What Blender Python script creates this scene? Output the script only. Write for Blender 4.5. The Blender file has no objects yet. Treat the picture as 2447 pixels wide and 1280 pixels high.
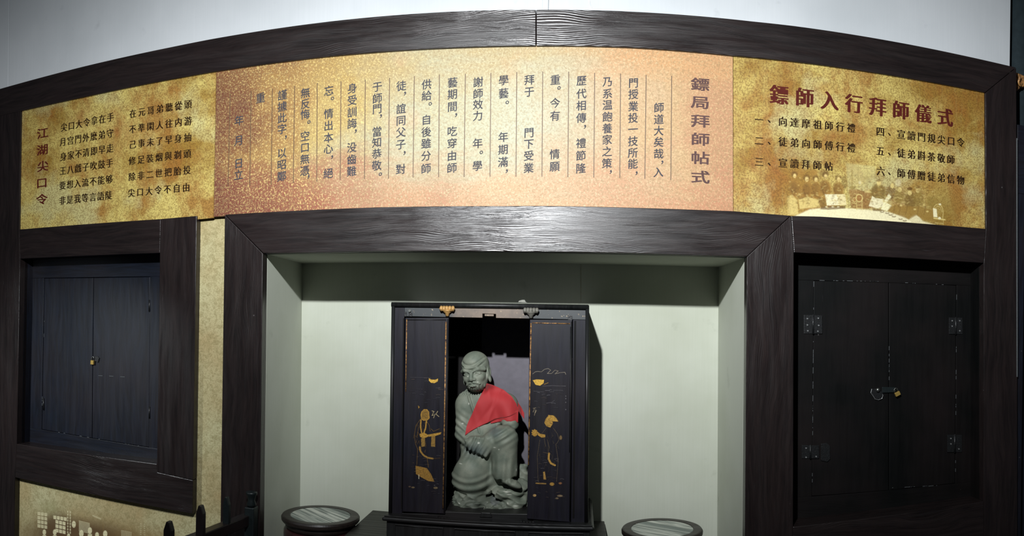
import bpy, bmesh, math, random
import numpy as np
from mathutils import Vector, Matrix

# ------------------------------------------------------------------ camera
F, X0, YH, PHI = 1796.3, 1378.6, 770.2, 0.0163      # panorama: pixels per radian, column of the wall normal, horizon row, roll
CAMZ = 1.45
YF = 3.25                                           # front plane of the timber boards
YB = 3.82                                           # back wall of the niche
SC = bpy.context.scene
COL = SC.collection

cam = bpy.data.cameras.new('camera')
camo = bpy.data.objects.new('camera', cam)
COL.objects.link(camo)
cam.type = 'PANO'
cam.panorama_type = 'CENTRAL_CYLINDRICAL'
cam.central_cylindrical_radius = 1.0
cam.central_cylindrical_range_u_min = -X0 / F
cam.central_cylindrical_range_u_max = (2447 - X0) / F
cam.central_cylindrical_range_v_min = -(1280 - YH) / F
cam.central_cylindrical_range_v_max = YH / F
n_ = math.hypot(1, PHI)
camo.matrix_world = Matrix(((1 / n_, -PHI / n_, 0, 0), (0, 0, -1, 0), (PHI / n_, 1 / n_, 0, CAMZ), (0, 0, 0, 1)))
SC.camera = camo

# ------------------------------------------------------------------ light
w = bpy.data.worlds.new('world'); SC.world = w; w.use_nodes = True
w.node_tree.nodes['Background'].inputs[0].default_value = (0.75, 0.85, 1.0, 1)
w.node_tree.nodes['Background'].inputs[1].default_value = 0.038


def spot(name, loc, target, energy, angle, blend, size, color):
    l = bpy.data.lights.new(name, 'SPOT'); l.energy = energy; l.spot_size = math.radians(angle); l.spot_blend = blend
    l.shadow_soft_size = size; l.color = color
    o = bpy.data.objects.new(name, l); COL.objects.link(o); o.location = loc
    o.rotation_euler = (Vector(target) - Vector(loc)).to_track_quat('-Z', 'Y').to_euler()
    return o


main = spot('spot_lamp', (-0.42, 0.40, 2.82), (-0.03, 3.25, 2.08), 900, 156, 1.0, 0.04, (0.95, 0.98, 1.0)); main.scale = (1, .295, 1)      # oval beam
spot('spot_lamp', (-3.05, 1.5, 1.75), (-2.8, 3.25, 0.50), 150, 76, 1.0, 0.05, (0.92, 0.97, 1.0))
SC.view_settings.view_transform = 'Standard'
SC.view_settings.look = 'None'
SC.view_settings.exposure = 0.0
SC.view_settings.gamma = 1.0
SC.view_settings.use_curve_mapping = False
SC.cycles.max_bounces = 6


# ------------------------------------------------------------------ geometry helpers
def P(x, y, Y):
    """Point of the real plane Y = const that the photograph shows at pixel (x, y)."""
    th = (x - X0) / F; v = (YH - y) / F
    dx = math.sin(th) - PHI * v; dz = v + PHI * math.sin(th); dy = math.cos(th)
    t = Y / dy
    return (dx * t, Y, CAMZ + dz * t)


def link(name, verts, faces, mat=None, parent=None, smooth=False, bevel=0.0, kind=None, label=None, cat=None, group=None, origin=None, segs=2):
    v = np.asarray(verts, dtype=float).reshape(-1, 3)
    if origin is None:
        lo, hi = v.min(0), v.max(0)
        origin = np.array([(lo[0] + hi[0]) / 2, (lo[1] + hi[1]) / 2, lo[2]])
    origin = np.asarray(origin, float)
    me = bpy.data.meshes.new(name)
    me.from_pydata([tuple(p) for p in (v - origin)], [], [tuple(f) for f in faces])
    me.update()
    o = bpy.data.objects.new(name, me); COL.objects.link(o)
    if parent is not None:
        o.parent = parent
        o.location = Vector(origin) - Vector(parent['world_origin'])
    else:
        o.location = Vector(origin)
    o['world_origin'] = [float(c) for c in origin]
    if mat: me.materials.append(mat)
    if smooth:
        me.polygons.foreach_set('use_smooth', [True] * len(me.polygons))
    if bevel:
        b = o.modifiers.new('bevel', 'BEVEL'); b.width = bevel; b.segments = segs; b.limit_method = 'ANGLE'; b.angle_limit = math.radians(40)
        b.harden_normals = False
    if kind: o['kind'] = kind
    if label: o['label'] = label
    if cat: o['category'] = cat
    if group: o['group'] = group
    return o


def thing(name, loc, label=None, cat=None, group=None, kind=None):
    o = bpy.data.objects.new(name, None); COL.objects.link(o); o.location = loc; o.empty_display_size = 0.05
    o['world_origin'] = [float(c) for c in loc]
    if label: o['label'] = label
    if cat: o['category'] = cat
    if group: o['group'] = group
    if kind: o['kind'] = kind
    return o


class MB:
    def __init__(s): s.v = []; s.f = []
    def add(s, v, f):
        n = len(s.v); s.v += [tuple(p) for p in v]; s.f += [tuple(i + n for i in q) for q in f]; return s
    def box(s, x0, x1, y0, y1, z0, z1):
        v = [(x, y, z) for x in (x0, x1) for y in (y0, y1) for z in (z0, z1)]
        return s.add(v, [(0, 1, 3, 2), (4, 6, 7, 5), (0, 4, 5, 1), (2, 3, 7, 6), (0, 2, 6, 4), (1, 5, 7, 3)])
    def hexa(s, front, back):
        """front and back: four corners each, same order"""
        v = list(front) + list(back)
        return s.add(v, [(0, 1, 2, 3), (7, 6, 5, 4), (0, 4, 5, 1), (1, 5, 6, 2), (2, 6, 7, 3), (3, 7, 4, 0)])
    def prism(s, front, dy):
        n = len(front); back = [(p[0], p[1] + dy, p[2]) for p in front]
        f = [tuple(range(n)), tuple(reversed(range(n, 2 * n)))]
        for i in range(n):
            j = (i + 1) % n; f.append((i, i + n, j + n, j))
        return s.add(list(front) + back, f)
    def slab(s, pts, Y, dy):
        return s.prism([P(x, y, Y) for x, y in pts], dy)
    def tube(s, pts, r, n=10, caps=True, closed=False):
        pts = [Vector(p) for p in pts]; rings = []; m = len(pts)
        rr = r if hasattr(r, '__len__') else [r] * m
        for i, p in enumerate(pts):
            a = pts[(i - 1) % m] if (i or closed) else pts[0]; b = pts[(i + 1) % m] if (i < m - 1 or closed) else pts[-1]
            t = (b - a).normalized(); up = Vector((0, 0, 1)) if abs(t.z) < .9 else Vector((1, 0, 0))
            u = t.cross(up).normalized(); w_ = t.cross(u)
            rings.append([p + (u * math.cos(2 * math.pi * k / n) + w_ * math.sin(2 * math.pi * k / n)) * rr[i] for k in range(n)])
        f = []
        for i in range(m if closed else m - 1):
            j = (i + 1) % m
            for k in range(n):
                f.append((i * n + k, i * n + (k + 1) % n, j * n + (k + 1) % n, j * n + k))
        if caps and not closed:
            f.append(tuple(reversed(range(n)))); f.append(tuple((m - 1) * n + k for k in range(n)))
        return s.add([p for ring in rings for p in ring], f)
    def lathe(s, c, prof, n=48, lobes=0, amp=0.0):
        v = []
        for r, z in prof:
            for k in range(n):
                a = 2 * math.pi * k / n; q = r * (1 + (amp * math.cos(lobes * a) if lobes else 0))
                v.append((c[0] + q * math.cos(a), c[1] + q * math.sin(a), c[2] + z))
        f = []
        for i in range(len(prof) - 1):
            for k in range(n):
                f.append((i * n + k, i * n + (k + 1) % n, (i + 1) * n + (k + 1) % n, (i + 1) * n + k))
        f.append(tuple(reversed(range(n)))); f.append(tuple((len(prof) - 1) * n + k for k in range(n)))
        return s.add(v, f)
    def out(s, name, mat, parent=None, **k):
        return link(name, s.v, s.f, mat, parent, **k)


# ------------------------------------------------------------------ materials
def lin(c):
    return tuple((x / 255 / 12.92 if x / 255 <= .04045 else ((x / 255 + .055) / 1.055) ** 2.4) for x in c)


class NT:
    def __init__(s, name):
        s.m = bpy.data.materials.new(name); s.m.use_nodes = True; s.t = s.m.node_tree; s.n = s.t.nodes
        s.b = s.n['Principled BSDF']; s.pos = s.n.new('ShaderNodeNewGeometry').outputs['Position']
    def set(s, inp, val):
        i = s.b.inputs[inp]
        if hasattr(val, 'links'): s.t.links.new(val, i)
        elif hasattr(val, '__len__'): i.default_value = (*val[:3], 1)
        else: i.default_value = val
    def lk(s, a, b):
        if hasattr(a, 'links'): s.t.links.new(a, b)
        elif hasattr(a, '__len__'): b.default_value = (*a[:3], 1) if len(b.default_value) == 4 else a[:3]
        else: b.default_value = a
    def map(s, scale, loc=(0, 0, 0), vec=None):
        m = s.n.new('ShaderNodeMapping'); m.inputs['Scale'].default_value = scale; m.inputs['Location'].default_value = loc
        s.lk(vec or s.pos, m.inputs['Vector']); return m.outputs[0]
    def noise(s, vec, scale, detail=4, rough=.55, dist=0.0):
        n = s.n.new('ShaderNodeTexNoise'); s.lk(vec, n.inputs['Vector']); n.inputs['Scale'].default_value = scale
        n.inputs['Detail'].default_value = detail; n.inputs['Roughness'].default_value = rough; n.inputs['Distortion'].default_value = dist
        return n.outputs['Fac']
    def wave(s, vec, scale, dist, detail=3, dscale=1.0, direction='Z'):
        n = s.n.new('ShaderNodeTexWave'); n.bands_direction = direction; s.lk(vec, n.inputs['Vector']); n.inputs['Scale'].default_value = scale
        n.inputs['Distortion'].default_value = dist; n.inputs['Detail'].default_value = detail; n.inputs['Detail Scale'].default_value = dscale
        return n.outputs['Fac']
    def voro(s, vec, scale, feature='F1'):
        n = s.n.new('ShaderNodeTexVoronoi'); n.feature = feature; s.lk(vec, n.inputs['Vector']); n.inputs['Scale'].default_value = scale
        return n.outputs['Distance']
    def ramp(s, fac, stops, interp='LINEAR'):
        r = s.n.new('ShaderNodeValToRGB'); s.lk(fac, r.inputs[0]); r.color_ramp.interpolation = interp
        e = r.color_ramp.elements
        while len(e) < len(stops): e.new(0.5)
        for i, (p, c) in enumerate(stops):
            e[i].position = p; e[i].color = (*c[:3], 1) if hasattr(c, '__len__') else (c, c, c, 1)
        return r.outputs[0]
    def rng(s, v, a, b, c=0.0, d=1.0):
        n = s.n.new('ShaderNodeMapRange'); s.lk(v, n.inputs[0])
        for i, q in enumerate((a, b, c, d)): n.inputs[i + 1].default_value = q
        return n.outputs[0]
    def math(s, op, a, b=0.0, c=0.0):
        n = s.n.new('ShaderNodeMath'); n.operation = op; s.lk(a, n.inputs[0]); s.lk(b, n.inputs[1]); s.lk(c, n.inputs[2]); return n.outputs[0]
    def mix(s, fac, a, b, mode='MIX'):
        n = s.n.new('ShaderNodeMix'); n.data_type = 'RGBA'; n.blend_type = mode
        s.lk(fac, n.inputs[0]); s.lk(a, n.inputs[6]); s.lk(b, n.inputs[7]); return n.outputs[2]
    def bump(s, h, strength=.3, dist=.002):
        n = s.n.new('ShaderNodeBump'); n.inputs['Strength'].default_value = strength; n.inputs['Distance'].default_value = dist
        s.lk(h, n.inputs['Height']); s.t.links.new(n.outputs[0], s.b.inputs['Normal'])
    def xyz(s):
        n = s.n.new('ShaderNodeSeparateXYZ'); s.lk(s.pos, n.inputs[0]); return n.outputs
    def attr(s, name):
        n = s.n.new('ShaderNodeAttribute'); n.attribute_name = name; return n.outputs


def plain(name, col, rough=.6, metal=0.0, bump=0.0, bscale=60, var=0.15, spec=None):
    t = NT(name); n = t.noise(t.pos, bscale, 4)
    c = lin(col); t.set('Base Color', t.mix(t.ramp(n, [(.3, 0.0), (.7, 1.0)]), tuple(x * (1 - var) for x in c), tuple(x * (1 + var) for x in c)))
    t.set('Roughness', rough); t.set('Metallic', metal)
    if spec is not None: t.set('Specular IOR Level', spec)
    if bump: t.bump(n, bump, .002)
    return t.m


def wood(name, axis, dark=(20, 16, 16), light=(36, 29, 28), rough=(.24, .42), bump=.45, worn=0.5, spec=.45):
    """painted timber: open grain running along the axis, scuffed edges and scratches"""
    t = NT(name)
    st = (1.0, 14.0, 14.0) if axis == 'X' else (14.0, 14.0, 1.0)
    v = t.map(st)
    warp = t.noise(t.map((1.2, 3, 3) if axis == 'X' else (3, 3, 1.2)), 1.3, 2)
    vadd = t.n.new('ShaderNodeVectorMath'); vadd.operation = 'ADD'; t.lk(v, vadd.inputs[0])
    cmb = t.n.new('ShaderNodeCombineXYZ'); sc = t.math('MULTIPLY', warp, 2.2)
    t.lk(sc, cmb.inputs[2 if axis == 'X' else 0]); t.lk(cmb.outputs[0], vadd.inputs[1])
    grain = t.noise(vadd.outputs[0], 5.0, 6, .62, .4)
    rings = t.wave(vadd.outputs[0], 3.4, 6.0, 3, 1.1, 'Z' if axis == 'X' else 'X')
    fine = t.noise(t.map((4, 160, 160) if axis == 'X' else (160, 160, 4)), 2.2, 3)
    blotch = t.noise(t.map((1.2, 1.2, 1.2)), 2.0, 3)
    rm = t.ramp(t.noise(t.map((1.1, 1, 2.5) if axis == 'X' else (2.5, 1, 1.1), (7, 3, 1)), 2.2, 3), [(.42, 0.0), (.62, .5 if axis == 'X' else .22)])
    h = t.math('ADD', t.math('MULTIPLY', grain, .55), t.math('ADD', t.math('MULTIPLY', rings, rm), t.math('MULTIPLY', fine, .30)))
    colr = t.mix(t.ramp(grain, [(.35, 0.0), (.7, 1.0)]), lin(dark), lin(light))
    colr = t.mix(t.math('MULTIPLY', t.ramp(blotch, [(.4, 0.0), (.75, 1.0)]), .35), colr, lin((40, 30, 30)))
    # pale scratches and nail dots
    scr = t.ramp(t.noise(t.map((9, 300, 300) if axis == 'X' else (300, 300, 9), (3.1, 1, 2)), 1.0, 2), [(.71, 0.0), (.77, 1.0)])
    msk = t.ramp(t.noise(t.map((1, 1, 1), (5, 2, 8)), 5.5, 3), [(.56, 0.0), (.72, 1.0)])
    s1 = t.math('MULTIPLY', t.math('MULTIPLY', scr, msk), worn)
    colr = t.mix(s1, colr, lin((120, 118, 122)))
    dots = t.ramp(t.voro(t.map((1, 1, 1), (0, 0, .3)), 5.2), [(.0, 1.0), (.022, 0.0)])
    colr = t.mix(t.math('MULTIPLY', dots, .7), colr, lin((115, 112, 112)))
    t.set('Base Color', colr)
    t.set('Roughness', t.rng(t.noise(t.map(st), 3.0, 3), .3, .7, rough[0], rough[1]))
    t.set('Specular IOR Level', spec)
    t.bump(h, bump, .003)
    return t.m


M = {}
M['wood_x'] = wood('dark_painted_timber_along', 'X')
M['wood_z'] = wood('dark_painted_timber_upright', 'Z')
M['shutter'] = wood('black_green_painted_board', 'Z', (9, 12, 19), (19, 25, 37), (.38, .5), .08, .2, .35)
M['shutter_x'] = wood('black_green_painted_rail', 'X', (9, 12, 19), (19, 25, 37), (.38, .5), .08, .2, .35)
M['blackboard'] = wood('black_painted_board', 'Z', (4, 5, 5), (7, 8, 8), (.55, .7), .12, .25, .15)
M['blackboard_x'] = wood('black_painted_rail', 'X', (4, 5, 5), (7, 8, 8), (.55, .7), .12, .25, .15)
M['lacquer'] = wood('old_black_lacquer', 'Z', (11, 11, 19), (18, 18, 30), (.4, .55), .06, .15, .3)
M['lacquer_x'] = wood('old_black_lacquer_rail', 'X', (15, 17, 17), (30, 31, 31), (.38, .5), .1, .3, .3)
M['cab_frame'] = wood('worn_dark_cabinet_wood', 'Z', (15, 17, 17), (30, 32, 32), (.38, .5), .1, .3, .3)
M['table'] = wood('dark_table_wood', 'X', (20, 21, 18), (34, 34, 28), (.4, .6), .12, .1)
M['stool'] = wood('dark_red_brown_wood', 'X', (27, 23, 20), (42, 34, 30), (.35, .5), .08, .05)
M['fence'] = plain('dark_brown_fence_paint', (26, 20, 20), .4, bump=.15, bscale=40)
M['fence_green'] = plain('dark_green_metal', (20, 28, 29), .45, .2, .2, 90)


def plaster(name, base, stain, white=False):
    t = NT(name)
    n1 = t.noise(t.map((90, 90, 1.6)), 2.2, 3)          # fine upright brush lines
    n2 = t.noise(t.pos, 1.6, 4)
    n3 = t.noise(t.map((1, 1, 1), (4, 4, 4)), 9, 5)
    n4 = t.noise(t.pos, 260, 2)
    c = t.mix(t.ramp(n2, [(.42, 0.0), (.78, .8)]), lin(base), lin(stain))
    c = t.mix(t.math('MULTIPLY', t.ramp(n1, [(.35, 0.0), (.75, 1.0)]), .16), c, lin(stain))
    dirt = t.ramp(n3, [(.66, 0.0), (.8, .35)])
    c = t.mix(dirt, c, lin(tuple(x * .8 for x in stain)))
    t.set('Base Color', c); t.set('Roughness', .8); t.set('Specular IOR Level', .2)
    t.bump(t.math('ADD', n1, n4), .08, .001)
    return t.m


M['niche'] = plaster('cream_green_wall_paint', (184, 188, 175), (162, 166, 148))
M['white'] = plaster('white_wall_paint', (196, 200, 203), (176, 181, 184))
M['floor'] = plain('grey_stone_floor', (70, 68, 64), .6, bump=.1)


def panel_mat(name, kind, attr=False):
    """printed vinyl: kind 'side' is yellow gold with brown stains, 'middle' is glitter gold running to rust at the edges"""
    t = NT(name); o = t.xyz()
    grain = t.noise(t.pos, 150, 3, .6)
    grain2 = t.noise(t.map((1, 1, 1), (2, 0, 5)), 95, 3, .6, .6)
    if kind == 'side':
        a = t.noise(t.map((1, 1, 1.25), (9.3, 0, 4.1)), 2.6, 6, .62, .3)
        b = t.noise(t.map((1.2, 1, .9), (3.3, 0, 7.7)), 3.6, 6, .7, .25)
        streak = t.noise(t.map((60, 60, 3)), 1.0, 3)
        c = t.mix(t.ramp(a, [(.40, 0.0), (.57, 1.0)]), lin((140, 110, 46)), lin((192, 174, 100)))
        c = t.mix(t.ramp(b, [(.46, 0.0), (.62, .8)]), c, lin((140, 92, 38)))
        pale = t.ramp(t.noise(t.map((1, 1, 1), (1.3, 0, 2.2)), 3.6, 5), [(.53, 0.0), (.66, .8)])
        c = t.mix(pale, c, lin((184, 178, 124)))
        red = t.ramp(t.noise(t.map((1, 1, 1), (4.3, 0, 6.2)), 2.6, 5, .65), [(.58, 0.0), (.75, .6)])
        c = t.mix(red, c, lin((134, 70, 38)))
        c = t.mix(t.math('MULTIPLY', t.ramp(streak, [(.55, 0.0), (.8, 1.0)]), .25), c, lin((186, 172, 108)))
        c = t.mix(t.ramp(grain, [(.44, 0.0), (.62, .6)]), c, lin((92, 60, 22)))
        c = t.mix(t.ramp(grain2, [(.5, 0.0), (.75, .35)]), c, lin((104, 72, 30)))
        specks = t.ramp(t.noise(t.pos, 420, 2), [(.66, 0.0), (.74, .5)])
        c = t.mix(specks, c, lin((56, 40, 20)))
    else:
        xa, xb = P(517, 300, YF)[0], P(1752, 300, YF)[0]; za, zb = P(1200, 492, YF)[2], P(1200, 110, YF)[2]
        wn = t.noise(t.map((1, 1, 1), (6, 0, 3)), 2.0, 6, .62)
        wz = t.noise(t.map((.7, 1, 2.2), (1, 0, 9)), 2.4, 6, .65)
        tx = t.math('ADD', t.rng(o[0], xa, xb), t.math('MULTIPLY', t.math('SUBTRACT', wn, .5), .62))
        tz = t.math('ADD', t.rng(o[2], za, zb), t.math('MULTIPLY', t.math('SUBTRACT', wz, .5), 1.0))
        c = t.ramp(tx, [(0.0, lin((96, 56, 42))), (.07, lin((112, 72, 46))), (.14, lin((142, 108, 62))), (.24, lin((160, 138, 84))), (.38, lin((156, 151, 122))),
                        (.55, lin((158, 157, 134))), (.68, lin((158, 150, 124))), (.80, lin((166, 140, 108))), (.92, lin((168, 138, 100))), (1.0, lin((160, 120, 88)))])
        low = t.ramp(tz, [(.0, 1.0), (.16, .8), (.36, 0.0)])
        rust = t.ramp(tx, [(0.0, lin((98, 52, 42))), (.3, lin((140, 84, 64))), (.5, lin((178, 142, 106))), (.7, lin((172, 134, 100))), (1.0, lin((164, 112, 84)))])
        c = t.mix(low, c, rust)
        top = t.ramp(tz, [(.76, 0.0), (1.0, .7)])
        topc = t.ramp(tx, [(0.0, lin((112, 66, 46))), (.25, lin((150, 120, 66))), (.6, lin((158, 136, 88))), (.85, lin((176, 128, 82))), (1.0, lin((178, 136, 92)))])
        c = t.mix(top, c, topc)
        c = t.mix(t.ramp(t.noise(t.map((1, 1, 1), (2, 2, 9)), 3.2, 4), [(.6, 0.0), (.78, .45)]), c, lin((186, 134, 100)))
        # glitter: bright flecks on the dark parts, brown flecks on the pale parts
        c = t.mix(t.ramp(grain2, [(.46, 0.0), (.60, .50)]), c, lin((130, 108, 74)))
        fl = t.ramp(t.noise(t.map((1, 1, 1), (8, 1, 1)), 130, 2, .5, .8), [(.53, 0.0), (.64, .85)])
        edge = t.ramp(tx, [(.0, .35), (.10, .75), (.25, .9), (.40, .5), (1.0, .6)])
        fc = t.ramp(tx, [(.25, lin((200, 176, 112))), (.45, lin((186, 180, 146))), (.7, lin((188, 176, 142))), (1.0, lin((192, 162, 118)))])
        c = t.mix(t.math('MULTIPLY', fl, edge), c, fc)
    if attr:
        a_ = t.attr('print'); c = t.mix(a_['Alpha'], c, t.mix(t.ramp(grain, [(.4, 0.0), (.75, .22)]), a_['Color'], lin((90, 66, 28))))
    t.set('Base Color', c); t.set('Roughness', .55); t.set('Specular IOR Level', .25)
    t.bump(grain, .05, .0006)
    return t.m


M['panel_side'] = panel_mat('printed_gold_parchment', 'side')
M['panel_print'] = panel_mat('printed_gold_parchment_photo', 'side', True)
M['panel_mid'] = panel_mat('printed_glitter_gold', 'middle')


def mural_mat(name, attr=False):
    t = NT(name)
    g = t.noise(t.pos, 150, 4, .6); b = t.noise(t.map((1, 1, 1), (2, 2, 2)), 3.0, 5); q = t.noise(t.pos, 46, 3, .5, .8)
    c = t.mix(t.ramp(b, [(.38, 0.0), (.68, 1.0)]), lin((182, 176, 136)), lin((166, 146, 104)))
    c = t.mix(t.ramp(q, [(.46, 0.0), (.62, .5)]), c, lin((136, 126, 86)))
    c = t.mix(t.ramp(g, [(.44, 0.0), (.64, .45)]), c, lin((122, 108, 70)))
    if attr:
        a_ = t.attr('print'); c = t.mix(a_['Alpha'], c, a_['Color'])
    t.set('Base Color', c); t.set('Roughness', .7); t.set('Specular IOR Level', .2); t.bump(g, .05, .0006)
    return t.m


M['mural'] = mural_mat('printed_beige_parchment'); M['mural_print'] = mural_mat('printed_beige_parchment_photo', True)
M['ink_grey'] = plain('grey_print_ink', (60, 60, 66), .6, var=.2, bscale=30, spec=.08)
M['ink_black'] = plain('black_print_ink', (36, 22, 10), .6, var=.2, bscale=30, spec=.08)
M['ink_red'] = plain('dark_red_print_ink', (76, 28, 22), .6, var=.12, bscale=30, spec=.08)
M['ink_purple'] = plain('grey_brown_print_ink', (80, 60, 58), .6, var=.12, bscale=30, spec=.08)
M['ink_line'] = plain('brown_rule_ink', (84, 62, 38), .6, var=.1)
M['ring'] = plain('pale_ink', (150, 138, 112), .6, var=.1)
M['brass'] = plain('brass', (214, 180, 96), .32, .75, .05, 200, .08)
M['steel'] = plain('dull_steel', (120, 122, 118), .35, .9, .1, 200)
M['iron'] = plain('black_painted_iron', (26, 27, 28), .4, .2, .6, 160, .4)
M['screw'] = plain('worn_screw_steel', (150, 152, 152), .4, .6)
M['chip_glint'] = plain('chipped_and_lit_paint_edge', (84, 88, 90), .6, bscale=200)  # chipped paint on the shutters; painted highlight on the door frame edge
M['gold'] = None


def gilt(name):
    t = NT(name); n = t.noise(t.map((1, 1, 1)), 60, 4)
    t.set('Base Color', t.mix(t.ramp(n, [(.40, 0.0), (.62, 1.0)]), lin((70, 48, 40)), lin((190, 140, 78))))
    t.set('Roughness', .45); t.set('Metallic', .25); t.bump(n, .3, .001); return t.m


M['gilt'] = gilt('worn_gilt')


def door_print():
    t = NT('gilt_painting_on_lacquer'); a_ = t.attr('print')
    n = t.noise(t.pos, 150, 3)
    c = t.mix(a_['Alpha'], lin((14, 14, 23)), t.mix(t.ramp(n, [(.42, 0.0), (.7, .55)]), a_['Color'], lin((60, 42, 26))))
    t.set('Base Color', c); t.set('Roughness', .45); t.set('Specular IOR Level', .3); return t.m


M['door_print'] = door_print()


def marble():
    t = NT('grey_streaked_marble')
    v = t.n.new('ShaderNodeVectorRotate'); v.rotation_type = 'Z_AXIS'; v.inputs['Angle'].default_value = math.radians(38); t.lk(t.pos, v.inputs['Vector'])
    n = t.noise(t.map((2, 42, 1), vec=v.outputs[0]), 1.0, 5, .6, .4)
    n2 = t.noise(t.map((1, 16, 1), vec=v.outputs[0]), 1.4, 3)
    c = t.ramp(n, [(.30, lin((60, 70, 66))), (.44, lin((96, 106, 100))), (.50, lin((176, 180, 170))), (.56, lin((206, 208, 196))), (.64, lin((88, 98, 92)))])
    c = t.mix(t.ramp(n2, [(.45, 0.0), (.6, .5)]), c, lin((92, 106, 102)))
    t.set('Base Color', c); t.set('Roughness', .3); return t.m


M['marble'] = marble()


def clay():
    t = NT('grey_green_clay'); a_ = t.attr('print')
    n = t.noise(t.pos, 18, 5); g = t.noise(t.pos, 240, 4)
    c = t.mix(t.ramp(n, [(.35, 0.0), (.7, 1.0)]), lin((96, 104, 92)), lin((122, 126, 112)))
    c = t.mix(t.ramp(g, [(.55, 0.0), (.8, .35)]), c, lin((70, 72, 62)))
    c = t.mix(a_['Alpha'], c, a_['Color'])
    t.set('Base Color', c); t.set('Roughness', .62); t.set('Specular IOR Level', .35)
    t.bump(t.math('ADD', g, t.math('MULTIPLY', n, .6)), .16, .0015); return t.m


M['clay'] = clay()


def cloth():
    t = NT('red_cotton_cloth'); n = t.noise(t.pos, 700, 2); b = t.noise(t.pos, 12, 3)
    t.set('Base Color', t.mix(b, lin((148, 28, 31)), lin((170, 36, 40)))); t.set('Roughness', .75)
    t.set('Sheen Weight', .2); t.bump(n, .12, .0006); return t.m


M['cloth'] = cloth()

# ------------------------------------------------------------------ setting: walls
ZC_F, ZC_B = P(1200, 601, YF)[2], P(1200, 628, YB)[2]
XL_F, XR_F = P(628, 700, YF)[0], P(1785, 700, YF)[0]
ZT = P(1200, 24, YF)[2]; ZBT = P(1200, 110, YF)[2]
XMIN, XMAX = -3.75, P(2432, 600, YF)[0]
Zb = 0.0


def quadwall(name, a, b, c, d, off, mat):
    """a..d corners in order seen from inside; off: offset vector to the far side"""
    m = MB(); fr = [a, b, c, d]; bk = [tuple(p[i] + off[i] for i in range(3)) for p in fr]
    m.hexa(fr, bk); return m.out(name, mat, kind='structure')


a1 = P(722, 640, YB); a2 = P(717, 1215, YB); b1 = P(1717, 640, YB); b2 = P(1714, 1240, YB)
def atz(p, q, z): t = (z - q[2]) / (p[2] - q[2]); return (q[0] + (p[0] - q[0]) * t, q[1], z)
BLt, BLb, BRt, BRb = atz(a1, a2, ZC_B), atz(a1, a2, 0), atz(b1, b2, ZC_B), atz(b1, b2, 0)
f1 = P(628, 620, YF); f2 = P(620, 1270, YF); g1 = P(1785, 620, YF); g2 = P(1780, 1270, YF)
YS = YF + .055
def fy(p): return (p[0], YS, p[2])
FLt, FLb, FRt, FRb = (fy(atz(f1, f2, ZC_F)), fy(atz(f1, f2, 0)), fy(atz(g1, g2, ZC_F)), fy(atz(g1, g2, 0)))
m = MB().hexa([BLb, BRb, BRt, BLt], [tuple(Vector(p) + Vector((0, .1, 0))) for p in (BLb, BRb, BRt, BLt)])
wb = m.out('wall_back', M['niche'], kind='structure')
MB().slab([(1387.3, 631), (1389, 631), (1389, 722), (1387.3, 722)], YB - .0008, .002).out('joint_strip', plain('grey_joint', (150, 148, 128)), wb)
quadwall('wall_left', FLb, BLb, BLt, FLt, (-.1, 0, 0), M['niche'])
quadwall('wall_right', BRb, FRb, FRt, BRt, (.1, 0, 0), M['niche'])
quadwall('ceiling', FLt, BLt, BRt, FRt, (0, 0, .1), M['niche'])
MB().box(-3.9, 2.9, -1.2, 3.95, -.05, 0).out('floor', M['floor'], kind='structure')
# upper white wall in two boarded fields with a cover strip
ZW = 3.6
yw = YF + .075
xj = P(1296, 10, yw)[0]; xj2 = P(1311, 10, yw)[0]; xr = P(2414, 80, yw)[0]; xl = P(20, 190, yw)[0]
wf = thing('wall_front', (-.5, yw + .05, ZT - .15), 'white painted boarded wall above the long dark beam', kind='structure')
MB().box(XMIN, xl - .002, yw, yw + .08, ZT - .15, ZW).out('panel', M['white'], wf, bevel=.002)
MB().box(xl + .002, xj + .004, yw, yw + .08, ZT - .15, ZW).out('panel', M['white'], wf, bevel=.002)
MB().box(xj2 - .004, xr, yw, yw + .08, ZT - .15, ZW).out('panel', M['white'], wf, bevel=.002)
MB().box(xj, xj2, yw - .012, yw + .05, ZT - .1, ZW).out('cover_strip', M['white'], wf, bevel=.003)


# ------------------------------------------------------------------ setting: timber boards
def trim(n, pts, mat, dy=.07, Y=YF, label=None, ext=None):
    front = [P(x, y, Y) for x, y in pts] if ext is None else ext
    o = MB().prism(front, dy).out('trim_%d' % n, mat, kind='structure', bevel=.0025, label=label)
    return o


def far(x, y, X):      # same height as pixel (x, y) but at world X
    p = P(x, y, YF); return (X, YF, p[2])


tl = [far(0, 212, XMIN)] + [P(x, y, YF) for x, y in [(0, 212), (200, 158.5), (410, 112), (500, 94), (800, 49.5), (1100, 26.5), (1280.5, 23.2),
      (1280.5, 109.5), (1100, 113.5), (800, 133.5), (517, 170.5), (200, 232), (50, 265)]] + [far(50, 265, XMIN)]
trim(1, None, M['wood_x'], ext=tl, label='left half of the long dark top beam')
trim(2, [(1281.5, 23.2), (1480, 26), (1500, 27), (1800, 51), (1900, 62), (2200, 111), (2280, 127.5), (2428, 161), (2354, 221), (2200, 192), (1900, 147.5), (1750, 133), (1500, 113), (1281.5, 109.5)],
     M['wood_x'], label='right half of the long dark top beam')
trim(3, [(2354.5, 222), (2428.5, 162), (2431, 700), (2431, 1300), (2352, 1300), (2351, 1190), (2351, 628), (2356, 547)], M['wood_z'], label='dark right end post')
trim(4, None, M['wood_z'], ext=[far(50, 265, XMIN), P(50, 265, YF), P(46, 548, YF), P(48, 618, YF), P(40, 1060, YF), P(36, 1140, YF), P(34, 1300, YF), far(34, 1300, XMIN)], label='dark left end post')
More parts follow.
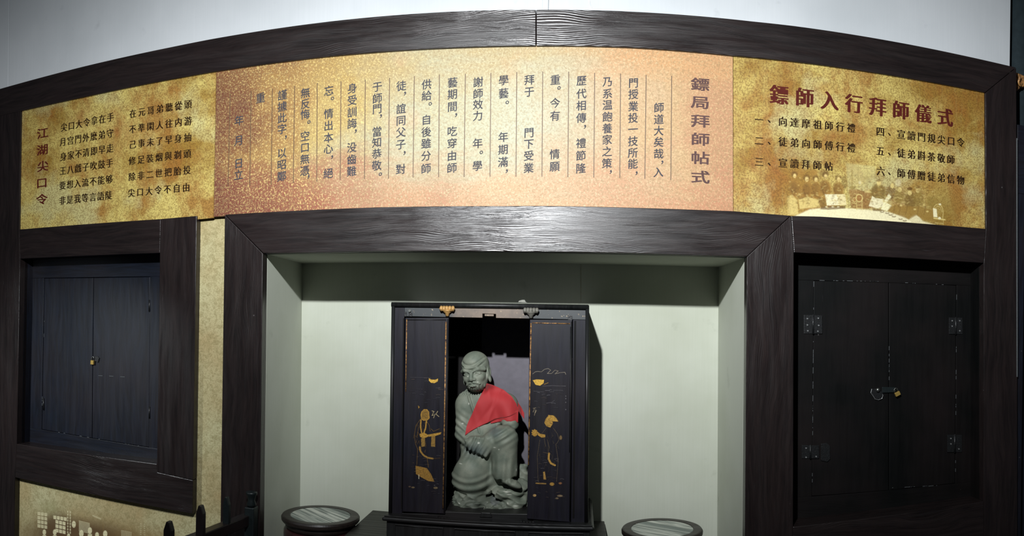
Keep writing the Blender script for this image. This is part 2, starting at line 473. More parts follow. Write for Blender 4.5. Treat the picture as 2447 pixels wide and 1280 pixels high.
trim(5, [(538, 512.5), (900, 495), (1200, 492), (1300, 491.5), (1500, 495.5), (1640, 500), (1750, 504), (1889, 515), (1785, 612.5), (1640, 609), (1500, 604.5), (1200, 600.5), (900, 600), (760, 603), (629, 604.5)],
     M['wood_x'], .055, label='dark lintel over the niche, shiny under the lamp')
trim(6, [(537, 513), (628, 605.5), (620, 1300), (526, 1300)], M['wood_z'], .055, label='dark post left of the niche')
trim(7, [(1890, 515.5), (1897, 603), (1895, 1258), (1894, 1300), (1780, 1300), (1785, 613.5)], M['wood_z'], .055, label='dark post right of the niche')
trim(8, [(46, 548), (384, 523), (382, 604), (48, 618)], M['wood_x'], .06, label='board above the left shutters')
trim(9, [(384, 523), (470, 515.5), (461, 1146), (376, 1128), (375, 1108), (382, 604)], M['wood_z'], .045, label='board right of the left shutters')
trim(10, [(40, 1060), (375, 1108), (376, 1128), (461, 1147), (460, 1227), (36, 1140)], M['wood_x'], .045, label='board below the left shutters')
trim(11, [(1891, 515.5), (1960, 517), (2356, 546.5), (2350.5, 628), (1897.5, 603)], M['wood_x'], .055, label='board above the right shutters')
trim(12, [(1895.5, 1258), (2350.5, 1197), (2351.5, 1300), (1894.5, 1300)], M['wood_x'], .055, label='board below the right shutters')


# ------------------------------------------------------------------ text
_gc = {}
def glyph(ch, off=0.0):
    k = (ch, off)
    if k not in _gc:
        cu = bpy.data.curves.new('g', 'FONT'); cu.body = ch; cu.offset = off; cu.resolution_u = 4
        o = bpy.data.objects.new('g', cu); me = bpy.data.meshes.new_from_object(o)
        v = np.array([tuple(p.co[:2]) for p in me.vertices]).reshape(-1, 2); f = [tuple(p.vertices) for p in me.polygons]
        bpy.data.objects.remove(o); bpy.data.curves.remove(cu); bpy.data.meshes.remove(me)
        _gc[k] = (v, f)
    return _gc[k]


PUNC = '，。、'
BOLD = ((-.022, -.012), (.022, .012), (-.022, .012), (.022, -.012))
SEMI = ((-.016, -.010), (.016, .010), (-.006, .012))
def lettering(name, items, Y, mat, parent, off=0.0, thick=(), shear=0.0, xs=1.0, zs=1.0, kindlabel=None):
    """items: (character, world X, world Z, size)"""
    V = []; Fc = []
    for ch, X, Z, s in items:
        v, f = glyph(ch)
        if not len(v): continue
        c = (v.min(0) + v.max(0)) / 2 if (ch in PUNC or ch == '一') else np.array([.5, .38])
        if ch == '一': c = np.array([c[0], c[1]])
        for k, dx in enumerate(((0.0, 0.0),) + tuple((q, 0.0) if not hasattr(q, '__len__') else q for q in thick)):
            q = (v - c); n = len(V)
            xx = (q[:, 0] + dx[0]) * s * xs; zz = (q[:, 1] + dx[1] + q[:, 0] * shear) * s * zs
            V += [(X + a, Y - .00006 * k, Z + b) for a, b in zip(xx, zz)]
            Fc += [tuple(reversed([i + n for i in t])) for t in f]
    o = link(name, V, Fc, mat, parent, label=kindlabel)
    o['kind'] = 'stuff'
    return o


def row(text, p0, p1, Y, spx):
    """characters evenly between two measured centres; spx: height in pixels"""
    a, b = P(*p0, Y), P(*p1, Y); n = len(text); s = abs(P(p0[0], p0[1] - spx / 2, Y)[2] - P(p0[0], p0[1] + spx / 2, Y)[2])
    return [(c, a[0] + (b[0] - a[0]) * i / max(1, n - 1), a[2] + (b[2] - a[2]) * i / max(1, n - 1), s) for i, c in enumerate(text)]


# ------------------------------------------------------------------ the three printed panels
YP = YF + .012
def panel(name, pts, mat, label):
    base = P(sum(p[0] for p in pts) / len(pts), max(p[1] for p in pts), YP)
    t = thing(name, base, label, 'sign')
    MB().slab(pts, YP, .012).out('board', mat, t)
    return t


pl = panel('printed_panel', [(44, 262), (200, 229), (500, 169), (516.5, 166), (510, 520), (470, 524), (300, 535), (41, 556)], M['panel_side'], 'yellow gold printed panel with twelve short lines of black text, left of the three panels')
pm = panel('printed_panel.001', [(517.5, 165), (800, 130), (1100, 110), (1281, 106), (1500, 109), (1751, 130), (1751.5, 510), (1500, 499), (1300, 495), (900, 499), (537, 516), (511, 517.5)], M['panel_mid'],
           'wide cream and rust printed panel with ruled columns of grey brush text above the niche')
pr = panel('printed_panel.002', [(1752.5, 130), (1900, 144), (2200, 188), (2358, 218), (2359, 552), (1960, 521), (1752.5, 508)], M['panel_side'], 'yellow gold printed panel with dark red title and faded group picture, rightmost panel')
YT = YP - .0006
ttl = [('江', 102, 318), ('湖', 101.6, 357.5), ('尖', 102.5, 396.6), ('口', 100, 436.6), ('令', 100, 475.6)]
def sz(px, y, h, Y): return P(px, y - h / 2, Y)[2] - P(px, y + h / 2, Y)[2]
lettering('lettering', [(c, *[P(x, y, YT)[i] for i in (0, 2)], sz(x, y, 28, YT)) for c, x, y in ttl], YT, M['ink_red'], pl, 0, BOLD, xs=1.32, zs=.95, kindlabel='upright title in dark red characters')
for tx, p0, p1 in [('尖口大令拿在手', (153, 304), (264, 280)), ('月宫門外麽弟守', (150.6, 338.8), (263, 318.4)), ('身家不清即早走', (151.6, 374), (263, 354)),
                   ('王八戲子吹鼓手', (150.6, 407.8), (262, 389.7)), ('要想入流不能够', (149.4, 442.8), (261, 428)), ('非是我等言語陡', (149.4, 478.8), (260, 466)),
                   ('在元哥弟聽從頭', (318, 271), (449.4, 249)), ('不準閑人往内游', (317, 308.4), (449.4, 288.8)), ('己事未了早身抽', (317, 345), (448.4, 328)),
                   ('修足裝烟與剃頭', (316, 384), (447.5, 367)), ('除非二世把胎投', (315.6, 422), (446.9, 406)), ('尖口大令不自由', (314, 460.6), (445, 447.5))]:
    lettering('lettering', row(tx, p0, p1, YT, 21.5), YT, M['ink_black'], pl, .006, (-.034, -.015, .015, .034), xs=.95)
# middle panel
ttl = [('鏢', 201.5), ('局', 244.5), ('拜', 289), ('師', 332.6), ('帖', 377), ('式', 422.6)]
lettering('lettering', [(c, P(1673.5, y, YT)[0], P(1673.5, y, YT)[2], sz(1673, y, 33, YT)) for c, y in ttl], YT, M['ink_purple'], pm, 0, BOLD, xs=1.42, zs=.98, kindlabel='upright title in grey brown characters')
cols = [(1574, '師257 道285 大312 矣339 哉367 ，388 入411'), (1512.7, '門198 授225 業254 投281.5 一308.4 技337 所365 能391 ，414'),
        (1451, '乃195 系223.7 温250.6 飽279 養306.7 家333.6 之362 策390 ，411'), (1388.6, '歷192.5 代223.7 相252 傳281.5 ，303 禮342 節371.6 隆401.8'),
        (1326, '重190.8 。210 今246 有276.5 情368 願397.5'), (1264, '拜190.8 于219 門316.8 下343.7 受372 業401'), (1202.6, '學191.5 藝222.7 。244.6 年327 期357 滿387 ，409'),
        (1141.5, '謝196 師223.7 效249.6 力276.5 年342 。364 學396'), (1080.5, '藝197 期225 間254.6 ，275 吃313.5 穿342 由372 師401'),
        (1018.6, '供201.5 給228.4 。248 自286 後315 雖342.7 分372 師402.5'), (958, '徒205 ，223.7 誼259.7 同288 父315.8 子344.7 ，365.5 對404'),
        (900.8, '于207 師235 門259.7 ，277.5 當314.5 知340 恭367 敬395 。416'), (841, '身211 受239.5 訓268 誨295 ，313.5 没352 齒380.7 難409'),
        (785, '忘217 。235 情271.5 出300 本328.6 心355.5 ，375.6 絕414'), (729, '無221.7 反248 悔273 。291.6 空325 口352 無379.7 憑407.5 ，422.7'),
        (674, '謹227 據254.6 此281.5 字308.4 ，328 以365.5 昭393 鄭421'), (622, '重233.8'), (571, '年287.6 月335.3 日390 立417.6')]
for x, body in cols:
    it = []
    for tok in body.split():
        c = tok[0]; y = float(tok[1:]); px = x + (9 if c in PUNC else 0)
        px += (320 - y) * .008
        q = P(px, y, YT); it.append((c, q[0], q[2], sz(px, y, 25.5, YT)))
    lettering('lettering', it, YT, M['ink_grey'], pm, 0, SEMI, .09, .98)
rules = [(550, 225, 545, 445), (600, 217, 597, 444), (651, 212, 648, 441), (704, 205, 701, 437), (758, 198, 757, 434), (815, 194, 813, 430), (873, 190, 871, 428), (931, 186, 928, 427),
         (990, 182, 987, 424), (1050, 178, 1048, 423), (1112, 176, 1109, 423), (1173, 174, 1171, 422), (1235, 172, 1233, 422), (1297, 171, 1295, 422), (1359, 171, 1357, 423), (1421, 174, 1419, 424),
         (1483, 176, 1481, 425), (1544, 179, 1541, 427), (1605, 181, 1603, 430)]
mr = MB()
for xa, ya, xb, yb in rules:
    a, b = P(xa, ya, YT), P(xb, yb, YT); h = .0019
    mr.add([(a[0] - h, YT, a[2]), (a[0] + h, YT, a[2]), (b[0] + h, YT, b[2]), (b[0] - h, YT, b[2])], [(3, 2, 1, 0)])
mr.out('column_rule', M['ink_line'], pm, kind='stuff')
# right panel
lettering('lettering', row('鏢師入行拜師儀式', (1862, 226.6), (2258.6, 279.8), YT, 49), YT, M['ink_red'], pr, .012, (-.045, -.03, -.015, .015, .03, .045), xs=.96, kindlabel='title in bold dark red characters')
for tx, p0, p1 in [('一', (1814, 285.7), None), ('二', (1814, 336), None), ('三', (1814, 386.5), None), ('四', (2103.6, 314.2), None), ('五', (2103.6, 360.6), None), ('六', (2104.7, 408.7), None),
                   ('、', (1838, 290), None), ('、', (1838, 342), None), ('、', (1838, 392), None), ('、', (2125, 321), None), ('、', (2125, 368), None), ('、', (2125, 415), None),
                   ('向達摩祖師行禮', (1870.7, 290.2), (2034, 305.7)), ('徒弟向師傅行禮', (1870.7, 338.4), (2034, 353)), ('宣讀拜師帖', (1870.7, 389), (1980, 396.8)),
                   ('宣讀門規尖口令', (2153.5, 321), (2295.4, 340)), ('徒弟斟茶敬師', (2153.5, 365.7), (2272, 381)), ('師傅贈徒弟信物', (2153.5, 413.9), (2295.4, 430))]:
    lettering('lettering', row(tx, p0, p1 or p0, YT, 24), YT, M['ink_black'], pr, .006, (-.034, -.015, .015, .034), xs=.93)


# ------------------------------------------------------------------ prints painted on a fine mesh (flat pictures)
class Paint:
    def __init__(s, x0, x1, y0, y1, step):
        s.xs = np.arange(x0, x1 + step / 2, step); s.ys = np.arange(y0, y1 + step / 2, step); s.x0, s.y0, s.st = x0, y0, step
        s.X, s.Y = np.meshgrid(s.xs, s.ys); s.c = np.zeros(s.X.shape + (3,)); s.a = np.zeros(s.X.shape)
        s.fix = None
    def win(s, xa, xb, ya, yb):
        i0 = max(0, int((xa - s.x0) / s.st)); i1 = min(s.X.shape[1], int((xb - s.x0) / s.st) + 2)
        j0 = max(0, int((ya - s.y0) / s.st)); j1 = min(s.X.shape[0], int((yb - s.y0) / s.st) + 2)
        return slice(j0, max(j0, j1)), slice(i0, max(i0, i1))
    def over(s, w_, al, col):
        col = np.array(lin(col)); a = s.a[w_]; na = al + a * (1 - al)
        s.c[w_] = np.where(na[..., None] > 1e-6, (col * al[..., None] + s.c[w_] * (a * (1 - al))[..., None]) / np.maximum(na, 1e-6)[..., None], s.c[w_])
        s.a[w_] = na
    def ell(s, cx, cy, rx, ry, col, al=1.0, soft=1.0, ang=0.0):
        R = max(rx, ry) + 3 * soft + 2; w_ = s.win(cx - R, cx + R, cy - R, cy + R)
        if s.X[w_].size == 0: return
        dx, dy = s.X[w_] - cx, s.Y[w_] - cy; c_, s_ = math.cos(ang), math.sin(ang)
        u, v = dx * c_ + dy * s_, -dx * s_ + dy * c_
        d = (np.sqrt((u / rx) ** 2 + (v / ry) ** 2) - 1) * min(rx, ry)
        s.over(w_, al * np.clip(.5 - d / soft, 0, 1), col)
    def seg(s, pts, wd, col, al=1.0, soft=.8):
        xs = [p[0] for p in pts]; ys = [p[1] for p in pts]; R = wd + 2 * soft + 1
        w_ = s.win(min(xs) - R, max(xs) + R, min(ys) - R, max(ys) + R)
        if s.X[w_].size == 0: return
        d = np.full(s.X[w_].shape, 1e9)
        for (ax, ay), (bx, by) in zip(pts[:-1], pts[1:]):
            px, py = s.X[w_] - ax, s.Y[w_] - ay; ex, ey = bx - ax, by - ay
            t = np.clip((px * ex + py * ey) / (ex * ex + ey * ey + 1e-9), 0, 1); d = np.minimum(d, np.hypot(px - t * ex, py - t * ey))
        s.over(w_, al * np.clip(.5 - (d - wd / 2) / soft, 0, 1), col)
    def poly(s, pts, col, al=1.0, soft=1.0):
        xs = [p[0] for p in pts]; ys = [p[1] for p in pts]; R = 2 * soft + 1
        w_ = s.win(min(xs) - R, max(xs) + R, min(ys) - R, max(ys) + R)
        if s.X[w_].size == 0: return
        X, Y = s.X[w_], s.Y[w_]; d = np.full(X.shape, 1e9); ins = np.zeros(X.shape, bool)
        for (ax, ay), (bx, by) in zip(pts, pts[1:] + pts[:1]):
            px, py = X - ax, Y - ay; ex, ey = bx - ax, by - ay
            t = np.clip((px * ex + py * ey) / (ex * ex + ey * ey + 1e-9), 0, 1); d = np.minimum(d, np.hypot(px - t * ex, py - t * ey))
            if ay != by:
                c_ = ((ay > Y) != (by > Y)) & (X < (bx - ax) * (Y - ay) / (by - ay) + ax); ins ^= c_
        s.over(w_, al * np.clip(.5 + np.where(ins, d, -d) / soft, 0, 1), col)
    def build(s, name, Yp, mat, parent, mask=None, label=None):
        h, wd = s.X.shape; th = (s.X - X0) / F; v = (YH - s.Y) / F
        dx = np.sin(th) - PHI * v; dz = v + PHI * np.sin(th); t = Yp / np.cos(th)
        V = np.stack([dx * t, np.full_like(t, Yp), CAMZ + dz * t], -1).reshape(-1, 3)
        idx = np.arange(h * wd).reshape(h, wd)
        q = np.stack([idx[:-1, :-1], idx[1:, :-1], idx[1:, 1:], idx[:-1, 1:]], -1).reshape(-1, 4)
        if mask is not None:
            ok = mask(s.X, s.Y).reshape(-1); q = q[ok[q].all(1)]
        o = link(name, V, [], None, parent, label=label)
        me = o.data; org = np.array(o['world_origin']); me.clear_geometry()
        me.from_pydata((V - org).tolist(), [], q.tolist()); me.update(); me.materials.append(mat)
        at = me.attributes.new('print', 'FLOAT_COLOR', 'POINT')
        at.data.foreach_set('color', np.concatenate([s.c.reshape(-1, 3), s.a.reshape(-1, 1)], 1).astype(np.float32).ravel())
        o['kind'] = 'stuff'
        return o


rnd = random.Random(7)
# group picture on the right panel
p = Paint(1876, 2312, 384, 541, 1.0)
BR, DK, PA, WH, OL = (146, 108, 48), (88, 60, 26), (200, 180, 112), (216, 208, 168), (122, 100, 44)
p.ell(1925, 460, 60, 55, BR, .25, 40); p.ell(2190, 480, 90, 40, BR, .35, 40); p.ell(2245, 500, 45, 40, OL, .45, 30)
p.poly([(2021, 388), (2092, 398), (2092, 452), (2026, 456)], (196, 190, 132), .4, 5)
for x in (2024, 2050, 2072, 2090): p.seg([(x, 392), (x + 1, 450)], 1.2, OL, .35)
for y in (402, 422, 440): p.seg([(2022, y - 4), (2092, y + 2)], 1.2, OL, .3)
p.poly([(1890, 520), (1935, 500), (1985, 495), (2060, 500), (2115, 505), (2160, 516), (2178, 530), (2178, 541), (1890, 528)], WH, .95, 4)
p.poly([(2165, 534), (2176, 518), (2187, 512), (2196, 517), (2205, 528), (2235, 537), (2235, 545), (2165, 540)], WH, .75, 3)
for cx, cy, hw in [(1899, 447, 13), (1930, 452, 13), (1951, 450, 11), (1973, 446, 14), (2003, 450, 13)]:
    p.ell(cx, cy + 6, hw, 22, BR, .85, 6); p.ell(cx - 3, cy + 2, hw * .8, 16, DK, .5, 6)
    p.seg([(cx - 10, cy), (cx - 4, cy + 18), (cx + 12, cy + 22)], 3, DK, .45, 2); p.seg([(cx + 8, cy + 2), (cx + 10, cy + 18)], 2, DK, .35, 2)
p.ell(2018, 436, 7, 16, DK, .5, 3); p.ell(1969, 413, 12, 8, DK, .5, 4); p.ell(1945, 412, 9, 7, BR, .6, 4); p.ell(1915, 410, 9, 8, BR, .5, 4)
for hx, hy, r in [(1899, 420, 6), (1928, 428, 7), (1950, 429, 6), (1973, 421, 6), (2004, 428, 6)]:
    p.ell(hx - 1, hy - 4, r + 1.5, r + 1, DK, .6, 2); p.ell(hx, hy, r * .62, r * .85, (206, 182, 116), .85, 2); p.ell(hx + 1, hy + 2, 2.6, 1, BR, .6, 1)
p.poly([(1880, 470), (1893, 465), (1905, 478), (1908, 512), (1882, 514)], PA, .7, 3); p.poly([(1908, 476), (1930, 470), (1957, 477), (1960, 494), (1911, 499)], PA, .8, 3)
p.poly([(1953, 470), (1972, 474), (1974, 494), (1958, 494)], DK, .45, 3)
p.poly([(1971, 464), (2019, 464), (2023, 489), (1976, 491)], WH, .95, 1.5); p.poly([(2000, 464), (2019, 464), (2023, 489), (2004, 490)], PA, .5, 2)
p.poly([(1962, 493), (2020, 491), (2020, 498), (1980, 501), (1960, 500)], DK, .75, 2)
for x in (1975, 1990, 2003): p.ell(x, 494, 3, 1.3, WH, .8, 1)
p.poly([(2028, 452), (2048, 452), (2062, 456), (2088, 462), (2092, 496), (2062, 499), (2034, 497)], (128, 84, 40), .72, 3)
p.seg([(2036, 408), (2036, 448)], 4, OL, .5, 3); p.ell(2037, 448, 9, 4, OL, .6, 2); p.ell(2055, 436, 4, 4, WH, .4, 2)
p.ell(2053, 473, 9, 10, PA, .8, 1); p.ell(2053, 473, 6.5, 7.5, (140, 92, 46), .9, 1); p.ell(2042, 477, 5, 6, PA, .6, 1); p.ell(2042, 477, 3, 4, (140, 92, 46), .9, 1)
for x in (2047, 2060): p.seg([(x, 470), (x, 502)], 1.4, PA, .85)
for y in (490, 497): p.seg([(2047, y), (2060, y)], 1.2, PA, .8)
for x in (2070, 2076, 2083): p.ell(x, 458, 4, 3, PA, .5, 2)
p.ell(2098, 460, 19, 20, OL, .75, 5); p.ell(2090, 458, 7, 15, DK, .45, 4); p.ell(2108, 458, 6, 14, DK, .4, 4); p.ell(2100, 437, 5, 6.5, PA, .95, 1.5); p.ell(2100, 431, 5.5, 3, DK, .6, 1.5)
p.poly([(2084, 468), (2092, 473), (2112, 476), (2110, 492), (2098, 498), (2076, 492)], WH, .92, 1.5)
p.seg([(2082, 495), (2082, 504)], 1.2, PA, .9); p.poly([(2085, 498), (2110, 499), (2112, 505), (2086, 504)], DK, .6, 1.5)
p.ell(2128, 459, 11, 20, DK, .6, 4, .2); p.ell(2132, 444, 4.5, 6, PA, .9, 1.5)
p.poly([(2124, 462), (2130, 470), (2118, 484), (2132, 492), (2120, 504), (2105, 500), (2114, 478)], (224, 218, 172), .85, 1.5)
p.ell(2148, 470, 12, 16, OL, .7, 4); p.ell(2150, 453, 5, 6, PA, .8, 1.5); p.ell(2146, 436, 7, 9, WH, .35, 4)
p.ell(2175, 480, 14, 20, (104, 80, 34), .8, 4); p.ell(2174, 460, 5, 6, PA, .9, 1.5); p.ell(2174, 451, 6.5, 4, DK, .85, 1.5)
p.ell(2195, 476, 11, 20, OL, .65, 4); p.ell(2193, 455, 4.5, 6, PA, .7, 1.5); p.ell(2193, 447, 6, 3.5, DK, .45, 2)
p.poly([(2121, 503), (2132, 488), (2165, 492), (2200, 494), (2232, 503), (2230, 530), (2208, 526), (2190, 514), (2172, 524), (2140, 512)], (134, 104, 46), .82, 3)
for x in (2138, 2152, 2168, 2196, 2212): p.seg([(x, 492), (x - 4, 512)], 2, DK, .4, 2)
for x, y in [(2108, 506), (2120, 509), (2128, 513), (2136, 517), (2152, 523), (2162, 527)]: p.ell(x, y, 5, 2.2, DK, .7, 1.2); p.ell(x, y - 1.5, 2.5, 1.2, WH, .8, 1)
for x, y in [(2153, 491), (2186, 500), (2216, 505)]: p.ell(x, y, 3, 2, PA, .8, 1)
p.ell(2228, 482, 14, 12, OL, .5, 6)
arch = [(2231 + 12.5 * (1 - math.cos(a)), 500 - 13 * math.sin(a)) for a in [math.pi * k / 12 for k in range(7)]] + [(2247, 489), (2252, 496), (2254, 508), (2252, 524)]
p.seg(arch, 1.2, PA, .95); p.seg([(2234, 498), (2240, 492), (2247, 495), (2251, 506)], 1.0, PA, .8); p.ell(2246, 488, 3, 2.5, WH, .8, 1)
p.poly([(2229.5, 497), (2238, 499), (2240, 519), (2230.5, 518)], WH, .98, 1); p.seg([(2232, 521), (2258, 525)], 3, PA, .9); p.ell(2245, 521, 3.5, 3, WH, .9, 1)
p.seg([(2234, 532), (2254, 534)], 1.2, PA, .8); p.seg([(2254, 526), (2254, 536)], 1.2, PA, .8)
for k in range(900):
    x, y = rnd.uniform(1882, 2235), rnd.gauss(468, 22)
    if y < 496: p.ell(x, y, rnd.uniform(1, 4.5), rnd.uniform(.6, 2), rnd.choice([DK, DK, PA, BR, OL]), .34, 1.5, rnd.uniform(-.9, .9))
yb = lambda X: np.interp(X, [1752, 1960, 2360], [505, 518, 547])
p.a *= np.clip((p.X - 1876) / 14, 0, 1) * np.clip((p.Y - 384) / 12, 0, 1) * np.clip((2312 - p.X) / 14, 0, 1)
p.build('printed_picture', YP - .0004, M['panel_print'], pr, lambda X, Y: Y < yb(X) + 3, 'faded brown picture of people seated in two rows')

# ------------------------------------------------------------------ beige mural behind the left window frame
mu = thing('wall_mural', P(530, 1290, YF + .045), 'beige parchment wall print with faint brown figures and lattice windows, behind the left frame', 'mural')
ym = YF + .042
MB().slab([(440, 508), (545, 502), (534, 1310), (20, 1310), (20, 1120), (442, 1208)], ym, .01).out('board', M['mural'], mu)
p = Paint(20, 536, 1130, 1296, 1.0)
HZ = (128, 102, 58); DB = (86, 64, 42); LP = (222, 214, 172)
p.ell(215, 1282, 150, 42, HZ, .7, 50, .10); p.ell(135, 1262, 34, 34, DB, .6, 24); p.ell(200, 1290, 125, 44, DB, .85, 30, .12); p.ell(150, 1250, 55, 20, DB, .35, 20, .2); p.ell(330, 1300, 90, 24, HZ, .5, 30)
p.ell(118, 1212, 20, 14, (140, 134, 92), .45, 14)
def cells(x0, y0, nx, ny, w_, h_, gx, gy, sk, al=.95):
    for i in range(nx):
        for j in range(ny):
            x, y = x0 + i * (w_ + gx), y0 + j * (h_ + gy) + sk * i * (w_ + gx)
            p.poly([(x, y), (x + w_, y + sk * w_), (x + w_, y + h_ + sk * w_), (x, y + h_)], LP, al, .9)
            if w_ > 4: p.ell(x + w_ / 2, y + h_ / 2, w_ * .22, h_ * .25, HZ, .35, 1)
cells(90, 1222, 3, 4, 6.5, 7.5, 1.6, 2.4, .16, .75); cells(128, 1231, 4, 1, 6.6, 8, 1.6, 2, .16); cells(133, 1241.5, 3, 3, 6.8, 8, 1.6, 2.4, .22)
for y in range(1222, 1272, 7): p.ell(162, y, 1.6, 2.6, LP, .6, 1); p.ell(168, y + 1, 1.6, 2.8, LP, .6, 1)
p.ell(176.5, 1252, 4.6, 8, LP, .95, 1); p.ell(175, 1250, 1.2, .8, DB, .8, .8); p.ell(178.5, 1250.5, 1.2, .8, DB, .8, .8); p.ell(176.5, 1257, 1.6, .7, DB, .7, .8)
cells(189, 1243, 9, 8, 1.9, 1.9, 1.0, 1.4, .25, .9); cells(290, 1266, 9, 6, 1.6, 1.6, 1.2, 1.5, .2, .7); cells(335, 1250, 2, 6, 3, 2, 6, 3, .1, .4)
for x, y, s in [(106, 1271, 1), (131, 1271, 1.05), (164, 1280, .9), (194.5, 1274, 1.3), (215, 1267, 1.2), (232, 1278, 1.1), (251.5, 1275, 1.25), (300, 1292, 1)]:
    p.ell(x, y, 4 * s, 6.5 * s, LP, .95, 1); p.ell(x - 1.6 * s, y - 1, 1, .7, DB, .7, .8); p.ell(x + 1.8 * s, y - 1, 1, .7, DB, .7, .8); p.seg([(x - 1.5, y + 3 * s), (x + 1.5, y + 3 * s)], .8, DB, .6)
    p.poly([(x - 4 * s, y + 7 * s), (x + 4 * s, y + 7 * s), (x + 5 * s, y + 30), (x - 5 * s, y + 30)], LP, .8, 1.5)
p.seg([(246, 1250), (247, 1270)], 1, HZ, .8); p.seg([(222, 1231), (240, 1239)], 3, LP, .4, 2)
p.build('printed_picture', ym - .0004, M['mural_print'], mu, None, 'brown printed picture of lattice windows and small faces')


# ------------------------------------------------------------------ shuttered windows
def hinge(parent, x0, x1, y0, y1, Y, mat, screws):
    h = MB().slab([(x0, y0), (x1, y0 + 1), (x1, y1), (x0, y1)], Y, .004).out('hinge', mat, parent, bevel=.001)
    xm = (x0 + x1) / 2
    a, b = P(xm, y0 - 1, Y - .002), P(xm, y1 + 1, Y - .002)
    MB().tube([a, b], .0045, 8).out('pin', mat, h, smooth=True)
    for sx, sy in screws:
        c = P(sx, sy, Y - .001); MB().tube([c, (c[0], c[1] - .003, c[2])], .0036, 8).out('screw', M['screw'], h)
    return h


def window(n, opening, yb_, sh, seam, label, mv, mh, casing_far):
    """recessed box with a board frame and two shutter leaves; all four lists run TL, TR, BR, BL"""
    o4 = [P(x, y, YF + .05) for x, y in opening]; b4 = [(p_[0], yb_, p_[2]) for p_ in [P(x, y, YF) for x, y in opening]]
    o4 = [(p_[0], YF + .045, p_[2]) for p_ in [P(x, y, YF) for x, y in opening]]
    cx = sum(p_[0] for p_ in o4) / 4
    w_ = thing('window_%d' % n, (cx, yb_, b4[3][2]), label, kind='structure')
    c = [0, 0, 0, 0]
    e = .0
    for nm, i, j, d, mt in (('jamb', 0, 3, (-.03, 0), mv), ('jamb', 1, 2, (.03, 0), mv), ('soffit', 0, 1, (0, .03), mh), ('sill', 3, 2, (0, -.03), casing_far)):
        fr = [o4[i], o4[j], b4[j], b4[i]]; bk = [(p_[0] + d[0], p_[1], p_[2] + d[1]) for p_ in fr]
        MB().hexa(fr, bk).out(nm, mt, w_)
    # flat surround boards on the back of the recess, with the leaves set inside
    S = [P(x, y, yb_) for x, y in sh]; big = [(b4[0][0] - .02, b4[0][2] + .02), (b4[1][0] + .02, b4[1][2] + .02), (b4[2][0] + .02, b4[2][2] - .02), (b4[3][0] - .02, b4[3][2] - .02)]
    xs = (S[0][0] + S[3][0]) / 2, (S[1][0] + S[2][0]) / 2
    def bd(nm, pts, mt):
        MB().prism([(a, yb_, b) for a, b in pts], .02).out(nm, mt, w_, bevel=.0015)
    s2 = [(q[0], q[2]) for q in S]
    bd('rail', [big[0], big[1], (big[1][0], s2[1][1]), s2[1], s2[0], (big[0][0], s2[0][1])], mh)
    bd('rail', [(big[3][0], s2[3][1]), s2[3], s2[2], (big[2][0], s2[2][1]), big[2], big[3]], mh)
    bd('stile', [(big[0][0], s2[0][1]), s2[0], s2[3], (big[3][0], s2[3][1])], mv)
    bd('stile', [s2[1], (big[1][0], s2[1][1]), (big[2][0], s2[2][1]), s2[2]], mv)
    sa, sb = P(*seam[0], yb_), P(*seam[1], yb_); g = .0018; yl = yb_ + .003
    def leaf(a, b, c_, d):
        MB().prism([(a[0] + g, yl, a[2] - g), (b[0] - g, yl, b[2] - g), (c_[0] - g, yl, c_[2] + g), (d[0] + g, yl, d[2] + g)], .018).out('shutter', mv, w_, bevel=.0025)
    leaf(S[0], sa, sb, S[3]); leaf(sa, S[1], S[2], sb)
    MB().box(b4[0][0] - .04, b4[1][0] + .04, yb_ + .021, yb_ + .04, min(b4[2][2], b4[3][2]) - .05, b4[0][2] + .05).out('backing', M['blackboard'], w_)
    return w_


W1 = window(1, [(48, 618), (382, 604), (375, 1108), (40, 1060)], 3.362, [(105, 664), (358.5, 660.5), (355.5, 1069), (99, 1026)], [(222.5, 662.5), (219, 1047)],
            'deep-set pair of dark blue-black shutters left of the niche', M['shutter'], M['shutter_x'], M['wood_x'])
W2 = window(2, [(1898, 603), (2350, 628), (2350, 1197), (1895, 1258)], 3.38, [(1944.6, 669.7), (2286, 681), (2283, 1155), (1940, 1186)], [(2124.5, 672.5), (2124.5, 1172)],
            'deep-set pair of black shutters right of the niche', M['blackboard'], M['blackboard_x'], M['wood_x'])
y2 = 3.38
hinge(W2, 1921, 1965, 752, 797, y2 - .004, M['iron'], [(1929, 761), (1929, 776), (1930, 790), (1955, 760), (1956, 777), (1954, 791)])
hinge(W2, 1916, 1957, 1063, 1095, y2 - .004, M['iron'], [(1926, 1098 - 6), (1950, 1090), (1926, 1070)])
hinge(W2, 2268, 2300, 758, 798, y2 - .004, M['iron'], [(2275, 766), (2275, 779), (2293, 766), (2293, 790)])
hinge(W2, 2264, 2299, 1038, 1080, y2 - .004, M['iron'], [(2272, 1047), (2272, 1060), (2291, 1072)])
MB().slab([(1962, 1060), (1976, 1058), (1983, 1064), (1984, 1096), (1977, 1103), (1962, 1100)], y2 - .003, .004).out('repair_plate', M['iron'], W2, bevel=.001)
